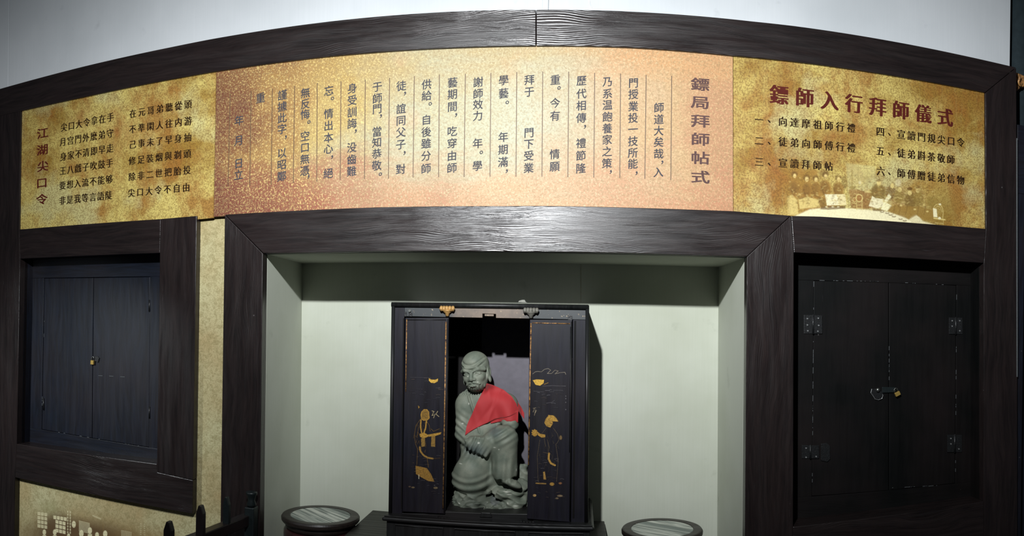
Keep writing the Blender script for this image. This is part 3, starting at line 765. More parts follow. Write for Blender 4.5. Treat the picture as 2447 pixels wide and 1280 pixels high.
# worn edges of the right leaves
ch = MB(); rr = random.Random(3)
def chips(x0, y0, x1, y1, n, Y):
    for k in range(n):
        t = rr.random(); L = rr.uniform(.004, .03); x, y = x0 + (x1 - x0) * t, y0 + (y1 - y0) * t; c = P(x, y, Y)
        v = abs(x1 - x0) < abs(y1 - y0); a, b = (.0009, L / 2) if v else (L / 2, .0009)
        ch.box(c[0] - a, c[0] + a, Y - .0006, Y + .001, c[2] - b, c[2] + b)
chips(1944.6, 672, 1941, 1150, 26, y2); chips(1950, 669.5, 2110, 672, 16, y2); chips(2286, 690, 2283, 1150, 12, y2); chips(2124.5, 830, 2124.5, 905, 9, y2); chips(2130, 1165, 2270, 1158, 9, y2 - .002); chips(2140, 674, 2280, 681, 5, y2)
ch.out('worn_edge', M['chip_glint'], W2, kind='stuff')
# hasp and turn knob
hs = MB().slab([(2108, 924), (2141, 925), (2143, 931), (2138, 937), (2108, 938)], y2 - .006, .004).out('hasp', M['fence_green'], W2, bevel=.001)
kb = MB().slab([(2081, 928), (2092, 928), (2104, 932), (2110, 940), (2109, 951), (2101, 955), (2091, 953), (2084, 941)], y2 - .004, .004).out('latch_plate', M['iron'], W2, bevel=.001)
c = P(2097, 931, y2 - .006); MB().lathe((0, 0, 0), [(.001, 0), (.009, .002), (.011, .008), (.006, .013), (.001, .014)], 16)
m = MB(); m.tube([(c[0], c[1] + .004, c[2]), (c[0], c[1] - .006, c[2]), (c[0], c[1] - .012, c[2])], [.008, .011, .006], 14); m.out('knob', M['steel'], kb, smooth=True)
ed = MB(); ed.tube([P(x, y, y2 - .0055) for x, y in [(2083, 929), (2081, 938), (2088, 948), (2091, 953), (2099, 955), (2107, 952), (2110, 945), (2109, 941)]], .0011, 6); ed.out('rim', M['screw'], kb)
chl = MB(); ch = chl; chips(108, 700, 100, 1000, 5, 3.361); chips(110, 1027, 350, 1068, 10, 3.361); chips(240, 897, 300, 900, 3, 3.3645); chl.out('worn_edge', M['chip_glint'], W1, kind='stuff')
for hx, hy in ((104, 965), (357, 985), (357, 730)):
    a, b = P(hx, hy - 14, 3.36), P(hx, hy + 14, 3.36); MB().tube([a, b], .0045, 8).out('hinge', M['iron'], W1, smooth=True)


def padlock(cx, cy, Y, wpx, hpx, shpx, ang, label):
    c = P(cx, cy, Y); k = Y / F / math.cos((cx - X0) / F)
    w_, h_, sh_ = wpx * k, hpx * k, shpx * k
    t = thing('padlock', (c[0], Y, c[2] - h_ / 2), label, 'padlock')
    ca, sa = math.cos(ang), math.sin(ang)
    def R(x, z): return (c[0] + x * ca - z * sa, c[2] + x * sa + z * ca)
    def pt(x, y, z): q = R(x, z); return (q[0], Y + y, q[1])
    m = MB(); m.hexa([pt(-w_ / 2, -.006, -h_ / 2), pt(w_ / 2, -.006, -h_ / 2), pt(w_ / 2, -.006, h_ / 2), pt(-w_ / 2, -.006, h_ / 2)], [pt(-w_ / 2, .006, -h_ / 2), pt(w_ / 2, .006, -h_ / 2), pt(w_ / 2, .006, h_ / 2), pt(-w_ / 2, .006, h_ / 2)])
    m.out('body', M['brass'], t, bevel=.0015)
    r = w_ * .34
    pts = [pt(-r, 0, h_ / 2 - .002), pt(-r, 0, h_ / 2 + sh_ - r)] + [pt(-r * math.cos(a), 0, h_ / 2 + sh_ - r + r * math.sin(a)) for a in [math.pi * i / 8 for i in range(1, 8)]] + [pt(r, 0, h_ / 2 + sh_ - r), pt(r, 0, h_ / 2 - .002)]
    MB().tube(pts, .0022, 8).out('shackle', M['steel'], t, smooth=True)
    return t


padlock(221, 865.5, 3.352, 8.5, 10, 9, -.05, 'small brass padlock hanging on the left dark shutters')
padlock(2144.5, 940.5, 3.366, 13, 9.5, 10, .45, 'small tilted brass padlock hanging from the hasp of the right black shutters')
MB().slab([(222, 852), (232, 850), (237, 855), (234, 866), (226, 862)], 3.358, .006).out('latch_plate', M['iron'], W1, bevel=.001)

# ------------------------------------------------------------------ right end: dark door, column and coloured carving
xe = P(2432, 500, YF)[0]
dr = thing('door_1', (xe + .35, YF + .1, 0), 'dark green black door frame at the right edge', kind='structure')
MB().box(xe + .004, xe + .06, YF + .02, YF + .12, 0, 2.16).out('stile', M['shutter'], dr, bevel=.004)
MB().box(xe + .004, xe + .75, YF + .02, YF + .12, 2.16, 2.52).out('rail', M['shutter_x'], dr, bevel=.004)
MB().box(xe + .06, xe + .75, YF + .07, YF + .11, 0, 2.16).out('panel', M['shutter'], dr, bevel=.004)
MB().slab([(2429, 330), (2431.5, 330), (2432, 900), (2429.5, 900)], YF - .002, .03).out('edge_highlight', M['chip_glint'], dr, bevel=.0005)  # pale strip stands in for the highlight along the frame edge
cl = MB(); xc = P(2427, 80, YF + .12)[0]
cl.lathe((xc + .04, YF + .16, ZT - .45), [(.062, 0), (.062, 1.35)], 32)
cl.out('round_column', plain('dark_teal_column_paint', (38, 48, 52), .85, spec=.15, bump=.3, bscale=30), smooth=True, label='dark teal round column beyond the white wall, top right corner', cat='column')
lt = thing('carved_bracket', (P(2441, 205, YF + .09)[0], YF + .09, P(2441, 215, YF + .09)[2]), 'worn gold carved bracket against the column at the right edge', 'bracket')
m = MB()
m.slab([(2429, 172), (2447, 180), (2460, 183), (2460, 205), (2440, 208), (2430, 218), (2427, 200)], YF + .06, .05); m.out('scroll', plain('worn_gold_paint', (140, 100, 56), .6, bump=.9, bscale=90, var=.7), lt, bevel=.006)
MB().tube([P(2433, 178, YF + .055), P(2437, 186, YF + .05), P(2433, 196, YF + .05), P(2438, 206, YF + .055)], .008, 8).out('rib', M['gilt'], lt, smooth=True)
lp = thing('lattice_screen', (P(2452, 170, YF + .2)[0], YF + .2, P(2452, 170, YF + .2)[2]), 'dark red carved lattice at the top right edge', 'screen')
mt = plain('dark_red_lattice_paint', (66, 34, 40), .55, bump=.6, bscale=70, var=.5)
for k in range(5):
    y = 20 + k * 38; MB().slab([(2440, y), (2470, y + 8), (2470, y + 14), (2440, y + 6)], YF + .19, .02).out('slat', mt, lp, bevel=.002)
for x in (2443, 2452, 2461): MB().slab([(x, -20), (x + 5, -20), (x + 4, 186), (x - 1, 186)], YF + .2, .02).out('upright', mt, lp, bevel=.002)
MB().slab([(2438, -20), (2475, -20), (2475, 190), (2438, 185)], YF + .24, .02).out('backing', plain('dark_plum_board', (36, 24, 32), .6), lp)
# thin cable on the white wall
MB().tube([P(x, y, yw - .003) for x, y in [(1410.5, -30), (1409, 0), (1410, 8), (1413, 15), (1415, 24), (1416, 34)]], .0018, 6).out('cable', plain('white_cable', (200, 205, 206), .5), smooth=True, label='thin white cable hanging on the white wall above the beam', cat='cable')

# ------------------------------------------------------------------ niche furniture: table, cabinet, stools
ZTB = .452
table = thing('altar_table', (-.44, 3.5, 0), 'low wide dark wooden table carrying the shrine cabinet', 'table')
MB().box(-1.04, .155, 3.16, 3.79, ZTB - .045, ZTB).out('tabletop', M['table'], table, bevel=.004)
MB().box(-1.0, .11, 3.2, 3.75, ZTB - .14, ZTB - .045).out('apron', M['table'], table, bevel=.003)
for lx in (-.97, .04):
    for ly in (3.21, 3.70): MB().box(lx, lx + .055, ly, ly + .055, 0, ZTB - .13).out('leg', M['table'], table, bevel=.004)

YC = 3.33
zl = P(1420, 1259, 3.27)[2]
cab = thing('shrine_cabinet', (-.40, 3.52, ZTB), 'tall black lacquered shrine cabinet with open narrow doors painted in gold, in the niche', 'cabinet')
LX0, LX1 = P(912, 1240, 3.27)[0], P(1420, 1258, 3.27)[0]
# base
base = MB().box(LX0 + .018, LX1 - .018, 3.29, 3.785, ZTB, zl - .018).out('base', M['cab_frame'], cab, bevel=.003)
prof = []
m = MB(); m.box(LX0, LX1, 3.27, 3.79, zl - .018, zl); m.out('base_moulding', M['lacquer_x'], cab, bevel=.008, segs=4)
m = MB(); m.box(LX0 + .008, LX1 - .008, 3.28, 3.785, zl, zl + .006); m.out('base_moulding', M['lacquer_x'], cab, bevel=.003, segs=3)
wds = [(P(944, 1260, 3.29)[0], P(1060, 1260, 3.29)[0]), (P(1085, 1265, 3.29)[0], P(1232, 1265, 3.29)[0]), (P(1262, 1268, 3.29)[0], P(1395, 1268, 3.29)[0])]
for xa, xb in wds:
    q = MB().box(xa, xb, 3.283, 3.292, ZTB + .012, zl - .03).out('panel', M['cab_frame'], cab, bevel=.003)
    fr_ = MB(); zt, zq = zl - .034, ZTB + .016
    fr_.tube([(xa + .004, 3.282, zq), (xa + .004, 3.282, zt), (xb - .004, 3.282, zt), (xb - .004, 3.282, zq)], .0028, 6, closed=True); fr_.out('bead', M['lacquer_x'], q, smooth=True)
# carcass
CXL, CXR = P(936, 730, YC)[0], P(1408, 730, YC)[0]; CBL, CBR = P(928.5, 1234, YC)[0], P(1405, 1250, YC)[0]
CZT = P(1408, 729, YC)[2]; CZB = zl + .006
def side(x0t, x0b, dx, nm):
    fr = [(x0b, YC + .004, CZB), (x0b + dx, YC + .004, CZB), (x0t + dx, YC + .004, CZT), (x0t, YC + .004, CZT)]
    MB().hexa(fr, [(a, 3.78, c_) for a, b, c_ in fr]).out(nm, M['cab_frame'], cab, bevel=.002)
side(CXL, CBL, .014, 'side_board'); side(CXR - .014, CBR - .014, .014, 'side_board')
MB().box(CXL, CXR, YC + .004, 3.78, CZT - .014, CZT).out('top_board', M['lacquer_x'], cab, bevel=.002)
MB().box(CXL + .01, CXR - .01, 3.765, 3.78, CZB, CZT - .01).out('back_board', M['blackboard'], cab)  # black on the left stands in for the left door's shadow
MB().box(P(1150, 900, 3.76)[0], CXR - .02, 3.757, 3.765, CZB + .02, CZT - .06).out('lit_back_panel', plain('purple_grey_lit_board', (90, 86, 94), .6, bump=.15, bscale=20), cab)  # paler board paints in the part of the back that catches light
MB().box(CXL + .01, CXR - .01, YC + .02, 3.77, CZB, CZB + .022).out('floor_board', M['lacquer_x'], cab, bevel=.001)
# front frame and mouldings
def csl(nm, pts, mt, Y=YC, dy=.016, bev=.0015, par=None): return MB().slab(pts, Y, dy).out(nm, mt, par or cab, bevel=bev)
csl('stile', [(942, 732), (966.5, 732.5), (960.5, 1234), (934, 1233)], M['lacquer'])
csl('stile', [(1369, 763.5), (1401.5, 764.5), (1399, 1250), (1364.5, 1249)], M['lacquer'])


def railmat():
    t = NT('worn_rail_paint'); o = t.xyz(); n = t.noise(t.pos, 22, 4)
    xa, xb = P(1075, 745, YC)[0], P(1270, 745, YC)[0]
    msk = t.math('MULTIPLY', t.ramp(t.rng(o[0], xa, xb), [(0.0, 0.0), (.1, 1.0), (.8, 1.0), (1.0, 0.0)]), t.ramp(n, [(.3, .5), (.65, 1.0)]))
    c = t.mix(msk, lin((44, 48, 50)), lin((112, 96, 82))); c = t.mix(t.ramp(t.noise(t.pos, 70, 3), [(.64, 0.0), (.72, .7)]), c, lin((170, 150, 120)))
    t.set('Base Color', c); t.set('Roughness', .5); t.bump(n, .3, .001); return t.m


RM = railmat()
csl('top_rail', [(966.5, 732.5), (1401.5, 738), (1401.5, 764), (1369, 763), (1266, 761), (1185, 759.5), (1185, 750), (1153, 749), (1153, 759), (1073, 757.5), (966.5, 755.5)], RM)
csl('latch_tongue', [(1158, 750), (1180, 750.5), (1180, 755.5), (1158, 755)], RM, YC + .004, .008)
csl('bottom_rail', [(960, 1226), (1064, 1227), (1064, 1222), (1262, 1228), (1262, 1240), (1366, 1247), (1364, 1252), (934, 1236)], M['lacquer_x'], YC + .001, .015)
csl('latch_block', [(1150, 1224), (1172, 1225), (1176, 1236), (1146, 1235)], M['cab_frame'], YC - .006, .02, .002)
def mould(nm, a, b, r):
    MB().tube([P(*a, YC - .002), P(*b, YC - .002)], r, 12).out(nm, M['cab_frame'], cab, smooth=True)
mould('front_moulding', (936, 727.5), (1406, 734), .0115); mould('front_moulding', (940, 727), (932.5, 1233), .0085); mould('front_moulding', (1403.5, 734), (1401, 1250), .0085)
MB().slab([(966, 744), (972, 744), (972, 756), (966, 756)], YC - .003, .01).out('pivot', M['iron'], cab, bevel=.001)
mm = MB(); c = P(979.5, 742, YC - .004); mm.tube([c, (c[0], c[1] - .006, c[2])], .006, 10); mm.out('pivot', M['steel'], cab)
MB().slab([(976, 747), (985, 747), (985, 756), (976, 756)], YC - .004, .008).out('pivot', M['iron'], cab, bevel=.001)
MB().slab([(1357, 752), (1367, 753), (1368, 765), (1357, 764)], YC - .004, .008).out('pivot', M['iron'], cab, bevel=.001)
# slot beside the right door
csl('slot', [(1372, 766), (1377, 766), (1373, 1238), (1368, 1238)], M['blackboard'], YC - .0005, .002, 0)
csl('slot', [(963, 760), (965.5, 760), (960.5, 1215), (958, 1215)], M['blackboard'], YC - .0005, .002, 0)

YD = YC - .010
def cabdoor(quad, gilts, paint, lab):
    d = MB().slab(quad, YD, .018).out('door', M['lacquer'], cab, bevel=.002)
    for g_ in gilts:
        a, b, wd_ = g_[:3]; pa, pb = P(*a, YD - .0012), P(*b, YD - .0012)
        MB().tube([pa, pb], wd_, 8).out('gilt_edge', M['gilt'] if len(g_) < 4 else g_[3], d, smooth=True)
    al = np.pad(paint.a, 1); al = np.max([al[i:i + paint.a.shape[0], j:j + paint.a.shape[1]] for i in range(3) for j in range(3)], 0)
    sel = al > .03; paint.build('gold_painting', YD - .0007, M['door_print'], d, lambda X, Y: sel, lab)
    return d


G1, G2, GY = (176, 134, 54), (118, 88, 40), (92, 88, 92)
def faint(p, xa, xb, ya, yb_, n, seed):
    r = random.Random(seed)
    for k in range(n):
        x, y = r.uniform(xa, xb), r.uniform(ya, yb_); L = r.uniform(3, 12)
        p.seg([(x, y), (x + L / 2, y - r.uniform(0, 1.5)), (x + L, y + r.uniform(-1, 1))], r.uniform(.6, 1.3), r.choice([GY, (84, 70, 62), (70, 66, 72)]), r.uniform(.25, .7), 1.2)
p = Paint(976, 1060, 876, 1200, .75)
faint(p, 978, 1050, 895, 965, 22, 1); faint(p, 978, 1050, 1065, 1185, 26, 2)
p.seg([(980, 901), (1030, 902)], .8, GY, .5); p.poly([(1025, 903), (1030, 906), (1040, 907), (1047, 904), (1046, 911), (1038, 915), (1030, 914), (1025, 909)], (204, 162, 64), 1, .8)
p.poly([(999, 968), (1003, 972), (1000, 976)], G1, .7, 1)
for pts, wd in (([(1008, 983), (1013, 978), (1020, 978), (1025, 984), (1025, 992), (1026, 998), (1021, 1003), (1012, 1004), (1007, 1000), (1006, 990), (1008, 983)], 1.6),):
    p.poly(pts[:-1], (140, 106, 44), .9, 1); p.seg(pts, wd, G1, .9)
for q in ([(1014, 985), (1019, 985)], [(1016, 990), (1020, 992)], [(1015, 997), (1021, 997)], [(1010, 988), (1011, 996)]): p.seg(q, 1, (60, 46, 26), .9)
p.seg([(1006, 1003), (1005, 1020), (1008, 1036)], 3.2, G1, .9); p.seg([(1019, 1006), (1017, 1022), (1013, 1034)], 3.2, G1, .9)
for q in ([(1004, 1002), (994, 1016), (990, 1040), (993, 1060), (998, 1072)], [(1020, 1006), (1026, 1016), (1028, 1030)], [(1000, 1020), (997, 1045)], [(998, 1072), (996, 1110)], [(1020, 1090), (1024, 1116)]): p.seg(q, 1.1, G2, .65, 1)
for k in range(40):
    a = rnd.uniform(990, 1018), rnd.uniform(1005, 1075); p.seg([a, (a[0] + rnd.uniform(-4, 4), a[1] + rnd.uniform(3, 9))], .8, G2, .45)
p.poly([(1003, 1036), (1014, 1033), (1022, 1038), (1044, 1034), (1055, 1032), (1053, 1037), (1040, 1041), (1022, 1043), (1012, 1047), (1004, 1043)], G1, .95, 1)
p.seg([(1030, 1024), (1036, 1030), (1050, 1024)], 1, G2, .8); p.poly([(1006, 1047), (1016, 1044), (1015, 1066), (1007, 1067)], (140, 108, 50), .9, 1); p.poly([(1031, 1040), (1040, 1040), (1040, 1067), (1030, 1066)], (140, 108, 50), .9, 1)
p.seg([(1003, 1068), (1005, 1078), (1012, 1087), (1022, 1093), (1034, 1095)], 4, (150, 114, 52), .9); p.seg([(1034, 1095), (1052, 1094)], .8, G2, .6)
p.poly([(993, 1112), (1003, 1114), (1020, 1118), (1030, 1132), (1038, 1150), (1024, 1149), (1009, 1141), (994, 1132)], (142, 106, 46), .95, 1)
p.seg([(1001, 1134), (1001, 1143)], 1.8, (200, 190, 160), .8); p.ell(987, 1164, 4, 2, (110, 92, 66), .8, 1); p.ell(1041, 1165, 5, 2.5, (120, 104, 76), .8, 1.2); p.ell(979, 1162, 3, 1.6, (96, 76, 60), .7, 1)
for q in ([(1032, 981), (1038, 983)], [(1036, 984), (1033, 992)], [(1040, 988), (1036, 998)], [(1046, 982), (1042, 989), (1049, 995)], [(1032, 992), (1036, 991)]): p.seg(q, 1.2, (190, 172, 130), .85)
dl = cabdoor([(968.5, 759), (1072.5, 759), (1063.5, 1227), (961.5, 1221.5)], [((972, 763), (969.5, 935), .0022), ((971, 764), (1066, 764), .0018, M['lacquer_x']), ((1066, 768), (1058.5, 1215), .0028)], p, 'gold painted standing figure on black')
p = Paint(1270, 1356, 868, 1200, .75)
faint(p, 1272, 1345, 930, 975, 18, 5); faint(p, 1272, 1345, 1090, 1195, 26, 6)
cl_ = [(1273, 893), (1279, 888), (1285, 887), (1294, 888), (1301, 882), (1310, 880), (1316, 884), (1308, 892), (1318, 892), (1326, 884), (1334, 886), (1326, 893), (1338, 890), (1350, 889), (1352, 894)]
p.seg(cl_, 1.2, (138, 128, 112), .75); p.poly([(1273, 908), (1282, 906), (1300, 907), (1299, 915), (1291, 921), (1280, 919)], (204, 162, 62), 1, .8)
p.seg([(1300, 918), (1310, 914)], 1.2, G1, .7); p.seg([(1297, 922), (1320, 921), (1352, 922)], 1.1, GY, .8); p.seg([(1275, 934), (1300, 936)], 1, GY, .6); p.seg([(1322, 932), (1345, 932)], 1, GY, .6); p.seg([(1305, 963), (1318, 961), (1325, 956)], 1.2, GY, .6)
for q in ([(1274, 975), (1280, 974)], [(1277, 976), (1274, 984)], [(1280, 978), (1277, 992)], [(1282, 980), (1279, 986)]): p.seg(q, 1.2, (150, 136, 110), .75)
for y in (946, 952, 961, 978): p.ell(1352, y, 1.5, 1.6, GY, .7, 1)
p.poly([(1303, 1002), (1309, 994), (1320, 997), (1321, 1012), (1315, 1021), (1306, 1018), (1301, 1010)], (172, 132, 56), .95, 1); p.poly([(1310, 991), (1322, 992), (1330, 999), (1334, 1007), (1320, 1006), (1311, 1003)], (176, 136, 58), .95, 1)
for k in range(26): p.ell(rnd.uniform(1303, 1320), rnd.uniform(1000, 1018), 1.2, .8, (84, 60, 28), .6, .8)
p.seg([(1324, 991), (1335, 1006)], 1.2, (70, 56, 40), .8)
for a in range(8):
    an = a * .8; p.seg([(1277, 1033), (1277 + 7 * math.cos(an), 1033 + 7 * math.sin(an))], 2.6, G1, .8)
p.ell(1278, 1034, 6, 8, (168, 128, 52), .8, 1.5); p.poly([(1283, 1030), (1291, 1036), (1303, 1038), (1303, 1044), (1294, 1045), (1285, 1039)], (172, 132, 56), .95, 1)
p.ell(1340, 1045, 3, 5, (130, 104, 62), .8, 1.5)
for q in ([(1305, 1022), (1296, 1034)], [(1322, 1022), (1332, 1036), (1336, 1050), (1330, 1060)], [(1308, 1050), (1312, 1070), (1310, 1080)], [(1290, 1050), (1284, 1090), (1286, 1150)], [(1328, 1060), (1334, 1100), (1330, 1150)], [(1300, 1046), (1304, 1066)], [(1298, 1080), (1315, 1084)]):
    p.seg(q, 1.1, (96, 82, 64), .65, 1)
for k in range(50):
    a = rnd.uniform(1286, 1332), rnd.uniform(1025, 1145); p.seg([a, (a[0] + rnd.uniform(-5, 5), a[1] + rnd.uniform(3, 10))], .8, (82, 70, 56), .4)
p.seg([(1312, 1083), (1311, 1096), (1316, 1106), (1326, 1111)], 4.5, (172, 132, 62), .95); p.poly([(1298, 1127), (1302, 1126), (1305, 1145), (1299, 1145)], (168, 130, 66), .95, 1)
p.seg([(1281, 1154), (1304, 1155)], 3, (150, 116, 60), .9); p.ell(1319, 1156, 5.5, 4, (160, 122, 56), .95, 1); p.ell(1339, 1154, 4, 2.5, (140, 96, 60), .8, 1)
p.ell(1277.5, 1183, 4, 3, (186, 150, 96), .9, 1); p.ell(1338, 1184, 6, 2.4, (150, 128, 96), .75, 1.5); p.ell(1331, 1190, 3.5, 2, (130, 112, 86), .7, 1.5)
dR = cabdoor([(1266, 763.5), (1367.5, 764), (1363, 1247), (1259.5, 1239)], [((1269, 772), (1263, 1110), .0028), ((1272, 771), (1362, 773), .0018), ((1363.5, 780), (1361, 1080), .0018, M['lacquer_x'])], p, 'gold painted figure with a fan on black')
# narrow raised beads on the doors
for d, a, b in ((dl, (1070, 762), (1061.5, 1224)), (dR, (1366, 768), (1361.5, 1244))):
    MB().tube([P(*a, YD - .001), P(*b, YD - .001)], .0022, 8).out('bead', M['cab_frame'], d, smooth=True)
# small scalloped rosettes at the door pivots
def rosette(cx, cy, mt):
    c = P(cx, cy, YC - .012); m = MB()
    for k in range(5):
        u = (k - 2) * .0128; m.tube([(c[0] + u, c[1] - .012 + abs(u) * .35, c[2] - .010), (c[0] + u * 1.06, c[1] - .016 + abs(u) * .35, c[2]), (c[0] + u, c[1] - .012 + abs(u) * .35, c[2] + .010)], [.0066, .0088, .0062], 10)
    m.box(c[0] - .026, c[0] + .026, c[1] - .006, c[1] + .012, c[2] - .008, c[2] + .009)
    m.lathe((c[0], c[1] + .002, c[2] - .034), [(.008, 0), (.010, .012), (.024, .024), (.026, .028)], 12)
    m.out('rosette', mt, cab, smooth=True, kind='stuff')
gm = plain('old_gold_paint', (170, 132, 78), .55, .1, .5, 120, .3); sm = plain('dusty_grey_wood', (100, 98, 90), .6, bump=.4, bscale=120)
rosette(1069, 737, gm); rosette(1269, 741.5, sm); rosette(1058, 1240, M['cab_frame']); rosette(1260, 1248.5, M['cab_frame'])
MB().slab([(1238, 722), (1240, 718), (1248, 716), (1254, 716), (1256, 721), (1262, 724)], YC + .04, .03).out('dust_lump', plain('grey_dust', (130, 130, 122), .9, bump=.8, bscale=100), cab, bevel=.002)


def stool(x, y, label):
    th = (x - X0) / F
    Yst = y[1]; c = P(x, y[0], Yst); z = c[2]
    t = thing('stool', (c[0], Yst, 0), label, 'stool', 'round stools beside the table')
    cc = (c[0], Yst, 0)
    MB().lathe(cc, [(.142, z - .030), (.186, z - .030), (.192, z - .022), (.193, z - .010), (.188, z - .002), (.182, z), (.150, z), (.146, z - .004)], 96).out('seat_ring', M['stool'], t, smooth=False, bevel=.001)
    MB().lathe(cc, [(.10, z - .02), (.1475, z - .02), (.1475, z - .0035), (.145, z - .002)], 96).out('marble_inlay', M['marble'], t)
    MB().lathe(cc, [(.12, z - .062), (.165, z - .062), (.172, z - .05), (.174, z - .04), (.170, z - .03)], 96).out('waist', M['stool'], t, smooth=True)
    rd = plain('dark_red_lacquer', (50, 24, 26), .3)
    MB().lathe(cc, [(.12, z - .16), (.178, z - .16), (.180, z - .09), (.176, z - .068), (.166, z - .062)], 96).out('apron', rd, t, smooth=True)
    for k in range(5):
        a = 2 * math.pi * k / 5 + .3; pts = []
        for s_, r in ((0, .160), (.25, .168), (.5, .17), (.75, .166), (1, .155)):
            pts.append((cc[0] + r * math.cos(a), cc[1] + r * math.sin(a), (z - .15) * (1 - s_) + .03 * s_))
        MB().tube(pts, .017, 10).out('leg', M['stool'], t, smooth=True)
    MB().tube([(cc[0] + .158 * math.cos(2 * math.pi * k / 40), cc[1] + .158 * math.sin(2 * math.pi * k / 40), .022) for k in range(40)], .018, 8, closed=True).out('foot_ring', M['stool'], t, smooth=True)
    return t


stool(766, (1228.5, 3.47), 'round dark stool with marble top on the left of the shrine table')
stool(1582.5, (1261, 3.53), 'round dark stool with marble top on the right of the shrine table')

# ------------------------------------------------------------------ picket fence, bottom left
fx = -1.515
fen = thing('picket_fence', (fx, 2.7, 0), 'low dark fence of pointed pickets running out from the left niche post', 'fence')
def picket(cx, cy, Y, hw):
    c = P(cx, cy, Y); z = c[2]; x = c[0]; m = MB(); h = hw
    v = []; lv = [(h, 0.0), (h, z - .034), (h * .35, z)]
    for r, zz in lv: v += [(x - r, Y - h * .8, zz), (x + r, Y - h * .8, zz), (x + r, Y + h * .8, zz), (x - r, Y + h * .8, zz)]
    f = [(3, 2, 1, 0)]
    for i in range(2):
        for k in range(4): f.append((i * 4 + k, i * 4 + (k + 1) % 4, (i + 1) * 4 + (k + 1) % 4, (i + 1) * 4 + k))
    f.append((8, 9, 10, 11)); m.add(v, f)
    return m.out('picket', M['fence'] if Y < 2.95 else M['fence_green'], fen, bevel=.003)
picket(404.5, 1244.5, 2.51, .018); picket(480.5, 1206, 2.80, .0175); picket(542.5, 1186, 3.01, .0150)
for yy in (2.22, 1.93, 1.64, 1.35):
    m = MB(); z = .645; x = -1.525; h = .018; v = []
    for r, zz in ((h, 0.0), (h, z - .034), (h * .35, z)): v += [(x - r, yy - h * .8, zz), (x + r, yy - h * .8, zz), (x + r, yy + h * .8, zz), (x - r, yy + h * .8, zz)]
    f = [(3, 2, 1, 0)]
    for i in range(2):
        for k in range(4): f.append((i * 4 + k, i * 4 + (k + 1) % 4, (i + 1) * 4 + (k + 1) % 4, (i + 1) * 4 + k))
    f.append((8, 9, 10, 11)); m.add(v, f); m.out('picket', M['fence'], fen, bevel=.003)
r1 = P(606, 1228, 3.22); r2 = P(491, 1270, 2.83)
dxy = (r2[0] - r1[0]) / (r2[1] - r1[1]); zr = (r1[2] + r2[2]) / 2
def rl(z0, z1, dx0=-.045, dx1=.005):
    ya, yb_ = 1.3, 3.235; fr = [(r1[0] + (ya - 3.22) * dxy + dx0, ya, z0), (r1[0] + (ya - 3.22) * dxy + dx1, ya, z0), (r1[0] + (ya - 3.22) * dxy + dx1, ya, z1), (r1[0] + (ya - 3.22) * dxy + dx0, ya, z1)]
    bk = [(r1[0] + (yb_ - 3.22) * dxy + dx0, yb_, z0), (r1[0] + (yb_ - 3.22) * dxy + dx1, yb_, z0), (r1[0] + (yb_ - 3.22) * dxy + dx1, yb_, z1), (r1[0] + (yb_ - 3.22) * dxy + dx0, yb_, z1)]
    MB().hexa(fr, bk).out('rail', M['fence'], fen, bevel=.004)
rl(zr - .05, zr); rl(.12, .17)
# end post with carved cap, against the timber post
c = P(600, 1172, 3.19)
m = MB(); m.box(c[0] - .024, c[0] + .024, 3.17, 3.222, 0, c[2] - .075); post = m.out('end_post', M['fence_green'], fen, bevel=.004)
MB().lathe((c[0], 3.195, c[2] - .075), [(.019, 0), (.024, .012), (.017, .03), (.022, .050), (.028, .062), (.027, .069), (.012, .072)], 20).out('cap', M['fence_green'], post, smooth=True)


# ------------------------------------------------------------------ statue (one continuous sculpted surface)
YS0 = 3.56; KS = YS0 / F
VX = 1.15
gx = np.arange(1074, 1272, VX, dtype=np.float32); gy = np.arange(830, 1232, VX, dtype=np.float32); gd = np.arange(-72, 92, VX, dtype=np.float32)
S = np.full((len(gx), len(gy), len(gd)), 40.0, np.float32)


def region(lo, hi):
    i0, i1 = np.searchsorted(gx, [lo[0], hi[0]]); j0, j1 = np.searchsorted(gy, [lo[1], hi[1]]); k0, k1 = np.searchsorted(gd, [lo[2], hi[2]])
    return (slice(i0, i1), slice(j0, j1), slice(k0, k1)), gx[i0:i1][:, None, None], gy[j0:j1][None, :, None], gd[k0:k1][None, None, :]


def smin(a, b, k):
    h = np.clip(.5 + .5 * (b - a) / k, 0, 1); return b * (1 - h) + a * h - k * h * (1 - h)


def put(dfun, lo, hi, k=8, sub=False, cut=None):
    w_, x, y, d = region([c_ - 14 for c_ in lo], [c_ + 14 for c_ in hi])
    q = dfun(x, y, d)
    if cut is not None: q = np.maximum(q, cut(x, y, d))
    S[w_] = -smin(-S[w_], q, k) if sub else smin(S[w_], q, k)


def tow(c_):
    s_ = 1 - c_[2] / F; return (X0 + (c_[0] - X0) * s_, YH + (c_[1] - YH) * s_, c_[2])


